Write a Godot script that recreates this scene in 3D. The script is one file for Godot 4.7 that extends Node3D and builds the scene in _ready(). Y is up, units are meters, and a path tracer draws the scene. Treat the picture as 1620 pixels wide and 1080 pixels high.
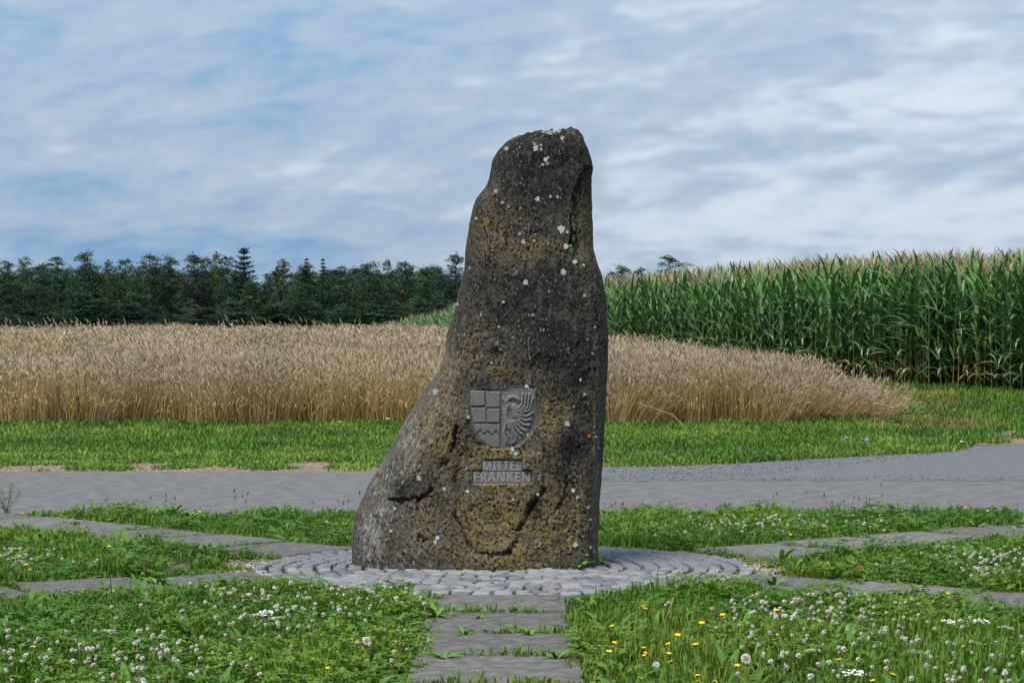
extends Node3D
# A weathered standing stone on a round of cobbles beside a country road, with ripe wheat, corn and a pine wood behind.
# y is up, the camera looks along -z; "depth" below means metres in front of the camera (world z = -depth).

const CAM_H := 1.2
const F := 3340.0            # focal length in photograph pixels, used to turn measured pixels into ground points

# ---------------------------------------------------------------- small builders
class Geo:
	var v := PackedVector3Array()
	var n := PackedVector3Array()
	var c := PackedColorArray()
	var ix := PackedInt32Array()

	func tri(p: Vector3, q: Vector3, r: Vector3, col: Color) -> void:
		var nn := (r - p).cross(q - p).normalized()
		var k := v.size()
		v.append(p); v.append(q); v.append(r)
		n.append(nn); n.append(nn); n.append(nn)
		c.append(col); c.append(col); c.append(col)
		ix.append(k); ix.append(k + 1); ix.append(k + 2)

	func quad(p: Vector3, q: Vector3, r: Vector3, s: Vector3, col: Color) -> void:
		var nn := (r - p).cross(q - p).normalized()
		var k := v.size()
		v.append(p); v.append(q); v.append(r); v.append(s)
		for i in 4:
			n.append(nn); c.append(col)
		ix.append(k); ix.append(k + 1); ix.append(k + 2); ix.append(k); ix.append(k + 2); ix.append(k + 3)

	# a flat strip through pts, half as wide as wid on each side of it along side
	func ribbon(pts: PackedVector3Array, wid: PackedFloat32Array, side: Vector3, c0: Color, c1: Color) -> void:
		var m := pts.size()
		var k := v.size()
		for i in m:
			var t := pts[mini(i + 1, m - 1)] - pts[maxi(i - 1, 0)]
			var nn := side.cross(t).normalized()
			var col := c0.lerp(c1, float(i) / (m - 1))
			v.append(pts[i] - side * wid[i]); v.append(pts[i] + side * wid[i])
			n.append(nn); n.append(nn); c.append(col); c.append(col)
		for i in m - 1:
			var a := k + 2 * i
			ix.append(a); ix.append(a + 2); ix.append(a + 1)
			ix.append(a + 1); ix.append(a + 2); ix.append(a + 3)

	func tube(pts: PackedVector3Array, rad: PackedFloat32Array, sides: int, c0: Color, c1: Color) -> void:
		var m := pts.size()
		var k := v.size()
		for i in m:
			var t := (pts[mini(i + 1, m - 1)] - pts[maxi(i - 1, 0)]).normalized()
			var a := t.cross(Vector3(0.31, 0.2, 0.93)).normalized()
			var b := t.cross(a)
			var col := c0.lerp(c1, float(i) / (m - 1))
			for s in sides:
				var w := TAU * s / sides
				var d := a * cos(w) + b * sin(w)
				v.append(pts[i] + d * rad[i]); n.append(d); c.append(col)
		for i in m - 1:
			for s in sides:
				var p := k + i * sides + s
				var q := k + i * sides + (s + 1) % sides
				ix.append(p); ix.append(p + sides); ix.append(q)
				ix.append(q); ix.append(p + sides); ix.append(q + sides)

	func add(g: Geo, t: Transform3D) -> void:
		var k := v.size()
		v.append_array(t * g.v)
		for q in g.n:
			n.append((t.basis * q).normalized())
		c.append_array(g.c)
		for i in g.ix:
			ix.append(i + k)

	func mesh() -> ArrayMesh:
		var a := []
		a.resize(Mesh.ARRAY_MAX)
		a[Mesh.ARRAY_VERTEX] = v; a[Mesh.ARRAY_NORMAL] = n; a[Mesh.ARRAY_COLOR] = c; a[Mesh.ARRAY_INDEX] = ix
		var m := ArrayMesh.new()
		m.add_surface_from_arrays(Mesh.PRIMITIVE_TRIANGLES, a)
		return m


class Swarm:          # the places of many small copies of one mesh
	var buf := PackedFloat32Array()
	var count := 0

	func put(o: Vector3, yaw: float, sx: float, sy: float, lx: float, lz: float, col: Color) -> void:
		var b := Basis.from_euler(Vector3(lx, yaw, lz), EULER_ORDER_XZY)
		buf.append_array(PackedFloat32Array([b.x.x * sx, b.y.x * sy, b.z.x * sx, o.x, b.x.y * sx, b.y.y * sy, b.z.y * sx, o.y, b.x.z * sx, b.y.z * sy, b.z.z * sx, o.z, col.r, col.g, col.b, 1.0]))
		count += 1


var rng := RandomNumberGenerator.new()
var taken := {}
var nz := FastNoiseLite.new()        # broad noise used for patchiness
var slab_spots := []                 # [centre x, centre depth, direction, half size] of every laid slab


func rr(a: float, b: float) -> float:
	return rng.randf_range(a, b)


func numbered(called: String) -> String:
	var k: int = taken.get(called, -1) + 1
	taken[called] = k
	return called if k == 0 else "%s_%03d" % [called, k]


func tag(o: Node, label := "", category := "", group := "", kind := "") -> Node:
	if label: o.set_meta("label", label)
	if category: o.set_meta("category", category)
	if group: o.set_meta("group", group)
	if kind: o.set_meta("kind", kind)
	return o


func thing(called: String, at: Vector3, yaw := 0.0) -> Node3D:
	var o := Node3D.new()
	o.name = numbered(called)
	o.position = at
	o.rotation.y = yaw
	add_child(o, true)
	return o


func obj(called: String, m: Mesh, material: Material, parent: Node = null) -> MeshInstance3D:
	var o := MeshInstance3D.new()
	o.mesh = m
	o.material_override = material
	if parent == null:
		o.name = numbered(called)
		add_child(o, true)
	else:
		var k := 0
		var nm := called
		var key := str(parent.get_instance_id()) + called
		k = taken.get(key, -1) + 1
		taken[key] = k
		if k: nm = "%s_%03d" % [called, k]
		o.name = nm
		parent.add_child(o, true)
	return o


func swarm_obj(called: String, m: Mesh, material: Material, s: Swarm, label: String, category: String, parent: Node = null) -> void:
	if s.count == 0: return
	var mm := MultiMesh.new()
	mm.transform_format = MultiMesh.TRANSFORM_3D
	mm.use_colors = true
	mm.mesh = m
	mm.instance_count = s.count
	mm.buffer = s.buf
	var o := MultiMeshInstance3D.new()
	o.multimesh = mm
	o.material_override = material
	o.name = numbered(called)
	if parent: parent.add_child(o, true)
	else: add_child(o, true)
	tag(o, label, category, "", "stuff")


func mat(rough: float, spec := 0.5, through := 0.0) -> StandardMaterial3D:
	var m := StandardMaterial3D.new()
	m.vertex_color_use_as_albedo = true
	m.roughness = rough
	m.metallic_specular = spec
	m.cull_mode = BaseMaterial3D.CULL_DISABLED
	if through > 0.0:
		m.backlight_enabled = true
		m.backlight = Color(through, through, through * 0.8)
	return m


func noise_tex(size: int, freq: float, octaves: int, ramp: Array, sd := 1, cellular := false) -> NoiseTexture2D:
	var f := FastNoiseLite.new()
	f.seed = sd
	f.noise_type = FastNoiseLite.TYPE_CELLULAR if cellular else FastNoiseLite.TYPE_SIMPLEX
	f.frequency = freq
	f.fractal_octaves = octaves
	f.fractal_gain = 0.6
	var t := NoiseTexture2D.new()
	t.width = size; t.height = size
	t.seamless = true
	t.noise = f
	if ramp.size():
		var g := Gradient.new()
		var offs := PackedFloat32Array()
		var cols := PackedColorArray()
		for i in ramp.size():
			offs.append(ramp[i][0]); cols.append(ramp[i][1])
		g.offsets = offs; g.colors = cols
		t.color_ramp = g
	return t


func grained(tile: float, rough: float, tex: Texture2D, bump: Texture2D, bump_cm: float, tint := Color.WHITE, world := true, vcol := false) -> StandardMaterial3D:
	var m := StandardMaterial3D.new()
	m.albedo_color = tint
	m.albedo_texture = tex
	m.roughness = rough
	m.metallic_specular = 0.35
	m.uv1_triplanar = true
	m.uv1_world_triplanar = world
	m.uv1_scale = Vector3.ONE / tile
	m.vertex_color_use_as_albedo = vcol
	if bump:
		m.heightmap_enabled = true
		m.heightmap_texture = bump
		m.heightmap_scale = bump_cm
	return m


func lin(r: float, g: float, b: float) -> Color:     # a linear colour as an sRGB one
	return Color(r, g, b).linear_to_srgb()


func along(tab: Array, t: float) -> float:           # piecewise linear table lookup
	if t <= tab[0][0]: return tab[0][1]
	for i in range(1, tab.size()):
		if t <= tab[i][0]:
			var a = tab[i - 1]
			var b = tab[i]
			return lerpf(a[1], b[1], (t - a[0]) / (b[0] - a[0]))
	return tab[-1][1]


# ---------------------------------------------------------------- the lie of the land
const RISE_LEFT := [[27.0, 0.0], [30.0, 0.03], [34.0, 0.12], [43.0, 0.42], [60.0, 0.95], [75.0, 1.26], [84.0, 1.24], [95.0, 1.3], [112.0, 0.85], [150.0, 1.2], [290.0, 4.2], [700.0, 9.0]]
const RISE_RIGHT := [[27.0, 0.0], [31.0, 0.03], [35.0, 0.13], [43.0, 0.5], [48.0, 0.68], [60.0, 1.05], [75.0, 1.26], [85.0, 1.24], [95.0, 1.1], [112.0, 0.6], [150.0, 1.2], [290.0, 4.2], [700.0, 9.0]]

func ground(x: float, d: float) -> float:
	if d < 26.0: return 0.0
	var h := lerpf(along(RISE_LEFT, d), along(RISE_RIGHT, d), smoothstep(-2.0, 5.0, x))
	return h + nz.get_noise_2d(x * 1.3, d * 1.3) * 0.09 * smoothstep(34.0, 60.0, d)


func spot(px: float, py: float, h := 0.0) -> Vector2:   # (x, depth) of what is seen at a photograph pixel, h above the flat ground
	var d := (CAM_H - h) * F / (py - 567.0)
	return Vector2((px - 810.0) / F * d, d)


const CIRCLE := Vector2(-0.05, 11.85)
const CIRCLE_R := 1.4
const WHEAT_EDGE := [[34.6, 6.45], [36.5, 5.9], [40.0, 4.75], [48.0, 2.35], [66.0, -0.9], [80.0, -2.8], [115.0, -7.0]]   # right edge of the wheat, x by depth
const CORN_LINE := [Vector2(19.0, 33.6), Vector2(14.0, 38.2), Vector2(10.2, 41.8), Vector2(8.4, 44.2), Vector2(2.8, 51.5), Vector2(-0.3, 66.0), Vector2(-1.8, 80.0), Vector2(-2.7, 95.0), Vector2(-6.9, 112.0)]
const GRAVEL := [Vector2(0.6, 20.5), Vector2(0.9, 22.9), Vector2(2.0, 23.4), Vector2(3.67, 25.0), Vector2(4.57, 25.9), Vector2(5.5, 26.7), Vector2(6.1, 28.2), Vector2(7.1, 31.6), Vector2(8.1, 33.2), Vector2(15.0, 35.0), Vector2(16.0, 20.0), Vector2(6.0, 20.6)]

func road_near(x: float) -> float:
	return 15.95 + nz.get_noise_2d(x * 9.0, 7.0) * 0.16

func road_far(x: float) -> float:
	return 22.1 - smoothstep(-2.0, 5.0, x) * 1.1

func wheat_front(x: float) -> float:
	return 33.4 + nz.get_noise_2d(x * 4.0, 40.0) * 0.7 + smoothstep(2.0, 6.0, x) * 0.9

func in_wheat(x: float, d: float) -> bool:
	return d > wheat_front(x) and x < along(WHEAT_EDGE, d)

func on_slab(x: float, d: float, grow: float) -> bool:
	for s in slab_spots:
		var p := Vector2(x - s[0], d - s[1])
		var q := p.rotated(-s[2])
		if absf(q.x) < s[3] + grow and absf(q.y) < s[3] + grow: return true
	return false


# ---------------------------------------------------------------- the build
func _ready() -> void:
	rng.seed = 4711
	nz.seed = 11
	nz.noise_type = FastNoiseLite.TYPE_SIMPLEX
	nz.frequency = 0.1
	nz.fractal_octaves = 3
	camera_and_light()
	land()
	road()
	stone_circle()
	slab_paths()
	standing_stone()
	wood()
	wheat()
	corn()
	lawn()
	verge()
	flowers()
	weeds()


func camera_and_light() -> void:
	var cam := Camera3D.new()
	cam.name = "camera"
	cam.position = Vector3(0, CAM_H, 0)
	cam.rotation.x = atan(27.0 / F)
	cam.fov = rad_to_deg(2.0 * atan(540.0 / F))
	cam.near = 0.1
	cam.far = 2000.0
	add_child(cam)
	cam.make_current()
	var env := Environment.new()
	env.tonemap_mode = Environment.TONE_MAPPER_LINEAR
	env.tonemap_exposure = 3.8
	env.background_mode = Environment.BG_SKY
	env.sky = Sky.new()
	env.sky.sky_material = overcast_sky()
	env.sdfgi_enabled = true
	env.ssao_enabled = true
	env.ssil_enabled = true
	var we := WorldEnvironment.new()
	we.name = "world_environment"
	we.environment = env
	add_child(we)
	var sun := DirectionalLight3D.new()
	sun.name = "sun"
	sun.light_energy = 0.5
	sun.light_color = Color(1.0, 0.97, 0.92)
	sun.light_angular_distance = 25.0
	sun.shadow_enabled = true
	sun.rotation = Vector3(deg_to_rad(-58), deg_to_rad(-35), 0)
	add_child(sun)


func sky_color(az: float, el: float, a: FastNoiseLite, b: FastNoiseLite) -> Color:
	# az: radians from straight ahead, positive to the right; el: elevation in radians. A layer of thin stratocumulus over pale blue.
	var up := maxf(el, 0.0)
	var r := 1.0 / (sin(up) + 0.25)
	var px := sin(az) * r
	var pz := -cos(az) * r
	var qx := px * 0.94 + pz * 0.34                     # the cloud rolls lie slightly across the view
	var qz := pz * 0.94 - px * 0.34
	var big := a.get_noise_3d(qx * 3.0, qz * 3.6, 3.0)
	var mid := b.get_noise_3d(qx * 6.0 + big * 1.6, qz * 9.0, 11.0)
	var fine := b.get_noise_3d(qx * 17.0 + mid * 2.2, qz * 24.0 + mid * 3.0, 31.0)
	var wisp := b.get_noise_3d(qx * 44.0 + fine * 2.0, qz * 80.0, 57.0)
	var cover := clampf(0.58 + big * 0.24 + mid * 0.28 + fine * 0.28 + wisp * 0.13 + 0.33 * sin(az * 3.6 - 0.1) - 0.5 * maxf(up - 0.11, 0.0) * smoothstep(0.05, -0.2, az), 0.0, 1.0)
	var blue := Color(0.185, 0.345, 0.565)
	var grey := Color(0.37, 0.465, 0.59)
	var light := Color(0.62, 0.685, 0.775)
	var col := blue.lerp(grey, smoothstep(0.0, 0.52, cover)).lerp(light, smoothstep(0.46, 1.0, cover))
	col = col.lerp(Color(0.315, 0.43, 0.565), 0.65 * exp(-up / 0.035))
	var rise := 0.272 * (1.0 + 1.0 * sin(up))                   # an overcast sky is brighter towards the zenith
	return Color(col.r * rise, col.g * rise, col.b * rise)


func overcast_sky() -> PanoramaSkyMaterial:
	var a := FastNoiseLite.new()
	a.seed = 5; a.noise_type = FastNoiseLite.TYPE_SIMPLEX; a.frequency = 0.22; a.fractal_octaves = 3
	var b := FastNoiseLite.new()
	b.seed = 9; b.noise_type = FastNoiseLite.TYPE_SIMPLEX; b.frequency = 0.35; b.fractal_octaves = 4
	var im := Image.create(1024, 512, false, Image.FORMAT_RGBF)
	for y in 512:
		var el := PI * (0.5 - (y + 0.5) / 512.0)
		if el < -0.03:
			im.fill_rect(Rect2i(0, y, 1024, 512 - y), Color(0.11, 0.13, 0.07))
			break
		for x in 1024:
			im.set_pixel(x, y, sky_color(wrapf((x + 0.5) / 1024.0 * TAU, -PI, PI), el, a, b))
	im.resize(4096, 2048, Image.INTERPOLATE_CUBIC)
	for y in range(1024 - 340, 1026):                  # the part near the horizon again, four times finer
		var el := PI * (0.5 - (y + 0.5) / 2048.0)
		for x in range(-520, 520):
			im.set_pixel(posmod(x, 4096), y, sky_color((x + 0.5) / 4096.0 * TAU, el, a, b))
	var m := PanoramaSkyMaterial.new()
	m.panorama = ImageTexture.create_from_image(im)
	return m


# ---------------------------------------------------------------- ground, road, shoulders
func sheet(xs: PackedFloat32Array, ds: PackedFloat32Array, lift: float, shade: Callable) -> ArrayMesh:
	var g := Geo.new()
	var w := xs.size()
	for d in ds:
		for x in xs:
			var h := ground(x, d)
			var e := 0.3
			g.v.append(Vector3(x, h + lift, -d))
			g.n.append(Vector3(h - ground(x + e, d), e, ground(x, d + e) - h).normalized())
			g.c.append(shade.call(x, d))
	for j in ds.size() - 1:
		for i in w - 1:
			var p := j * w + i
			g.ix.append_array(PackedInt32Array([p, p + w, p + 1, p + 1, p + w, p + w + 1]))
	return g.mesh()


func land_color(x: float, d: float) -> Color:
	var k := nz.get_noise_2d(x * 5.0, d * 5.0)
	if d < 16.2: return Color(0.034, 0.05, 0.016).lerp(Color(0.05, 0.042, 0.024), clampf(0.35 + k, 0.0, 1.0))
	if in_wheat(x, d) and d < 110.0: return Color(0.15, 0.105, 0.05)
	if d < 36.0 or (x > along(WHEAT_EDGE, d) and d < 48.0): return Color(0.045, 0.075, 0.018).lerp(Color(0.06, 0.05, 0.025), clampf(0.3 + k, 0.0, 1.0))
	if x > along(WHEAT_EDGE, d) and d < 130.0: return Color(0.095, 0.075, 0.045)
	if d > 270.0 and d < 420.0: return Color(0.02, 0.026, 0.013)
	return Color(0.06, 0.075, 0.03)


func land() -> void:
	var xs := PackedFloat32Array()
	var x := -12.0
	while x <= 14.01:
		xs.append(x); x += 0.3
	var grow := 0.4
	var xl := -12.0
	var left := PackedFloat32Array()
	var right := PackedFloat32Array()
	x = xs[-1]
	while x < 700.0:
		grow *= 1.14
		x += grow; xl -= grow
		right.append(x); left.append(xl)
	left.reverse()
	left.append_array(xs); left.append_array(right)
	var ds := PackedFloat32Array()
	var d := -40.0
	while d < 5.0:
		ds.append(d); d += 2.5
	while d < 52.0:
		ds.append(d); d += 0.3
	grow = 0.4
	while d < 1500.0:
		ds.append(d); grow *= 1.08; d += grow
	var soil := noise_tex(512, 0.06, 5, [[0.0, Color(0.62, 0.62, 0.62)], [1.0, Color.WHITE]], 3)
	var m := grained(1.3, 1.0, soil, noise_tex(512, 0.08, 4, [], 4), 2.0, Color.WHITE, true, true)
	tag(obj("ground", sheet(left, ds, 0.0, land_color), m), "gently rising farmland ground under the lawns and fields", "ground", "", "structure")


func patch(poly: PackedVector2Array, lift: float) -> ArrayMesh:      # a flat piece of ground cut to an outline, laid on the land
	var g := Geo.new()
	for p in poly:
		g.v.append(Vector3(p.x, ground(p.x, p.y) + lift, -p.y)); g.n.append(Vector3.UP); g.c.append(Color.WHITE)
	var t := Geometry2D.triangulate_polygon(poly)
	for i in range(0, t.size(), 3):
		var a := g.v[t[i]]
		var b := g.v[t[i + 1]]
		var c := g.v[t[i + 2]]
		if (c - a).cross(b - a).y > 0.0: g.ix.append_array(PackedInt32Array([t[i], t[i + 1], t[i + 2]]))
		else: g.ix.append_array(PackedInt32Array([t[i], t[i + 2], t[i + 1]]))
	var m := poly.size()                               # a rim down into the soil
	for i in m:
		g.v.append(g.v[i] - Vector3(0, lift + 0.03, 0)); g.n.append(Vector3.UP); g.c.append(Color.WHITE)
	for i in m:
		var q := (i + 1) % m
		g.ix.append_array(PackedInt32Array([i, m + i, q, q, m + i, m + q]))
	return g.mesh()


func ragged(pts: Array, step: float, amount: float, sd: float) -> PackedVector2Array:
	var out := PackedVector2Array()
	for i in pts.size():
		var a: Vector2 = pts[i]
		var b: Vector2 = pts[(i + 1) % pts.size()]
		var k := maxi(1, int(a.distance_to(b) / step))
		for j in k:
			var p := a.lerp(b, float(j) / k)
			var n := (b - a).normalized().orthogonal()
			out.append(p + n * nz.get_noise_2d(p.x * 22.0 + sd, p.y * 22.0) * amount)
	return out


func pebble_mesh(sd: int) -> Geo:
	var g := Geo.new()
	rng.seed = sd
	var ring := []
	for i in 6:
		var w := TAU * i / 6.0
		ring.append(Vector3(cos(w) * rr(0.35, 0.55), rr(0.05, 0.2), sin(w) * rr(0.35, 0.55)))
	var top := Vector3(rr(-0.1, 0.1), rr(0.3, 0.5), rr(-0.1, 0.1))
	for i in 6:
		var a: Vector3 = ring[i]
		var b: Vector3 = ring[(i + 1) % 6]
		g.tri(top, a, b, Color.WHITE)
		g.tri(a, Vector3(a.x * 0.8, -0.2, a.z * 0.8), b, Color.WHITE)
		g.tri(b, Vector3(a.x * 0.8, -0.2, a.z * 0.8), Vector3(b.x * 0.8, -0.2, b.z * 0.8), Color.WHITE)
	return g


func road() -> void:
	var fine := noise_tex(1024, 0.17, 3, [[0.0, Color(0.26, 0.26, 0.26)], [0.42, Color(0.51, 0.51, 0.51)], [0.58, Color(0.59, 0.59, 0.59)], [1.0, Color(1.0, 0.99, 0.97)]], 21)
	var bump := noise_tex(512, 0.2, 2, [], 22)
	var blotch := noise_tex(512, 0.012, 4, [[0.2, Color(0.84, 0.84, 0.84)], [0.8, Color(1, 1, 1)]], 23)
	var am := grained(1.7, 0.9, fine, bump, 0.5, lin(0.44, 0.435, 0.435))
	am.detail_enabled = true
	am.detail_albedo = blotch
	am.detail_blend_mode = BaseMaterial3D.BLEND_MODE_MUL
	var asphalt := PackedVector2Array()
	var x := -40.0
	while x <= 40.0:
		asphalt.append(Vector2(x, road_near(x) - 0.12)); x += 0.2
	x = 40.0
	while x >= -40.0:
		asphalt.append(Vector2(x, road_far(x) + nz.get_noise_2d(x * 14.0, 3.0) * 0.12)); x -= 0.2
	tag(obj("road", patch(asphalt, 0.012), am), "grey asphalt country road crossing behind the stone", "road", "", "structure")

	var earth_tex := noise_tex(512, 0.05, 5, [[0.0, Color(0.42, 0.35, 0.29)], [0.5, Color(0.66, 0.57, 0.49)], [1.0, Color(0.85, 0.77, 0.68)]], 31)
	var em := grained(1.1, 1.0, earth_tex, noise_tex(512, 0.1, 4, [], 32), 1.5, lin(0.5, 0.48, 0.47))
	var strip := PackedVector2Array()
	x = -40.0
	while x <= 2.6:
		strip.append(Vector2(x, road_far(x) - 0.3)); x += 0.25
	x = 2.6
	while x >= -40.0:
		strip.append(Vector2(x, 24.4 + nz.get_noise_2d(x * 7.0, 90.0) * 0.5 - smoothstep(-1.0, 2.5, x) * 1.3)); x -= 0.25
	tag(obj("earth_shoulder", patch(strip, 0.006), em), "bare brown earth shoulder along the far edge of the road", "road shoulder", "", "structure")

	var grav_tex := noise_tex(1024, 0.075, 4, [[0.0, Color(0.2, 0.21, 0.23)], [0.45, Color(0.52, 0.53, 0.55)], [0.7, Color(0.66, 0.66, 0.67)], [1.0, Color(1, 1, 1)]], 41)
	var gm := grained(1.5, 0.95, grav_tex, noise_tex(512, 0.12, 2, [], 42), 1.2, lin(0.41, 0.41, 0.412))
	tag(obj("gravel_apron", patch(ragged(GRAVEL, 0.3, 0.25, 5.0), 0.0155), gm), "blue grey chippings where the field track meets the road", "gravel", "", "structure")
	var dirt := [Vector2(6.35, 28.4), Vector2(7.0, 31.2), Vector2(8.1, 33.0), Vector2(14.0, 34.6), Vector2(14.5, 29.5), Vector2(8.0, 28.9)]
	tag(obj("dirt_track", patch(ragged(dirt, 0.3, 0.35, 15.0), 0.026), em), "brown dried mud on the field track at the right edge", "dirt track", "", "structure")

	var mud := PackedVector2Array()               # gritty bare earth round the cobbles
	for i in 90:
		var w := TAU * i / 90.0
		var r := 1.62 + nz.get_noise_2d(cos(w) * 14.0, sin(w) * 14.0) * 0.35 + 0.28 * exp(-pow((wrapf(w - PI, -PI, PI) + 0.05) / 0.28, 2.0))
		mud.append(CIRCLE + Vector2(cos(w), sin(w)) * r)
	var grit := noise_tex(512, 0.12, 4, [[0.0, Color(0.28, 0.25, 0.21)], [0.55, Color(0.5, 0.46, 0.40)], [1.0, Color(0.8, 0.77, 0.7)]], 51)
	tag(obj("bare_earth", patch(mud, 0.008), grained(0.8, 1.0, grit, noise_tex(512, 0.12, 3, [], 52), 1.2, lin(0.4, 0.39, 0.37))), "gritty bare earth rim round the cobbled circle", "bare earth", "", "structure")

	# loose chippings
	var st := Swarm.new()
	rng.seed = 77
	var gpoly := PackedVector2Array(GRAVEL)
	for i in 9000:
		var p := Vector2(rr(0.5, 9.5), rr(20.6, 33.0))
		if Geometry2D.is_point_in_polygon(p, gpoly):
			var k := rr(0.07, 0.2)
			st.put(Vector3(p.x, ground(p.x, p.y) + 0.02, -p.y), rr(0, TAU), rr(0.012, 0.03), rr(0.012, 0.025), 0, 0, Color(k * 0.95, k * 0.97, k))
	for i in 2500:
		var p := Vector2(rr(-8, 2.5), rr(22.2, 24.2))
		var k := rr(0.15, 0.42)
		st.put(Vector3(p.x, 0.01, -p.y), rr(0, TAU), rr(0.01, 0.03), rr(0.01, 0.02), 0, 0, Color(k, k * 0.9, k * 0.8))
	for i in 2600:
		var w := rr(0, TAU)
		var r := 1.42 + absf(rng.randfn(0.0, 0.12))
		var p := CIRCLE + Vector2(cos(w), sin(w)) * r
		var k := rr(0.12, 0.45)
		st.put(Vector3(p.x, 0.01, -p.y), rr(0, TAU), rr(0.006, 0.018), rr(0.006, 0.014), 0, 0, Color(k, k * 0.96, k * 0.9))
	swarm_obj("loose_chippings", pebble_mesh(5).mesh(), mat(0.9), st, "small loose stone chippings on the shoulder and beside the cobbles", "gravel")


# ---------------------------------------------------------------- cobbles and slabs
func cobble_mesh(sd: int) -> ArrayMesh:          # a unit sett: rounded, uneven top, 1 x 1 in plan, top near y = 0
	rng.seed = sd
	var g := Geo.new()
	var m := 12
	var prof := [[1.0, -0.6, 0.0], [1.0, -0.14, 0.01], [0.965, -0.02, 0.02], [0.6, 0.004, 0.03]]
	var wob := []
	for i in m: wob.append(rr(-0.10, 0.03))
	var tx := rr(-0.05, 0.05)
	var tz := rr(-0.05, 0.05)
	var corner := []
	for i in 4: corner.append(Vector2(rr(-0.09, 0.03), rr(-0.09, 0.03)))
	for j in prof.size():
		for i in m:
			var w := TAU * (i + 0.5) / m
			var cx := cos(w)
			var cz := sin(w)
			var k: float = 0.5 / pow(pow(absf(cx), 9.0) + pow(absf(cz), 9.0), 1.0 / 9.0) * prof[j][0] * (1.0 + wob[i])
			var p := Vector3(cx * k, prof[j][1], cz * k)
			var co: Vector2 = corner[(0 if cx > 0 else 1) + (0 if cz > 0 else 2)]
			p.x *= 1.0 + co.x * 4.0 * absf(cx * cz); p.z *= 1.0 + co.y * 4.0 * absf(cx * cz)
			if j >= 2: p.y += p.x * tx + p.z * tz + rr(-1, 1) * prof[j][2]
			g.v.append(p)
			g.n.append(Vector3(cx, 0.0, cz) if j < 2 else Vector3(cx * (0.4 if j == 2 else 0.05) + rr(-0.1, 0.1), 1.0 if j == 3 else 0.9, cz * (0.4 if j == 2 else 0.05) + rr(-0.1, 0.1)).normalized())
			g.c.append(Color.WHITE)
	g.v.append(Vector3(0, 0.02 + rr(-0.015, 0.02), 0)); g.n.append(Vector3.UP); g.c.append(Color.WHITE)
	for j in prof.size() - 1:
		for i in m:
			var p := j * m + i
			var q := j * m + (i + 1) % m
			g.ix.append_array(PackedInt32Array([p, q, p + m, q, q + m, p + m]))
	for i in m:
		g.ix.append_array(PackedInt32Array([3 * m + i, 3 * m + (i + 1) % m, 4 * m]))
	return g.mesh()


func stone_foot(x: float, d: float, grow: float) -> bool:     # under the standing stone
	var p := Vector2((x + 0.215) / (0.70 + grow), (d - 11.96) / (0.27 + grow))
	return pow(absf(p.x), 3.0) + pow(absf(p.y), 3.0) < 1.0


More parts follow.
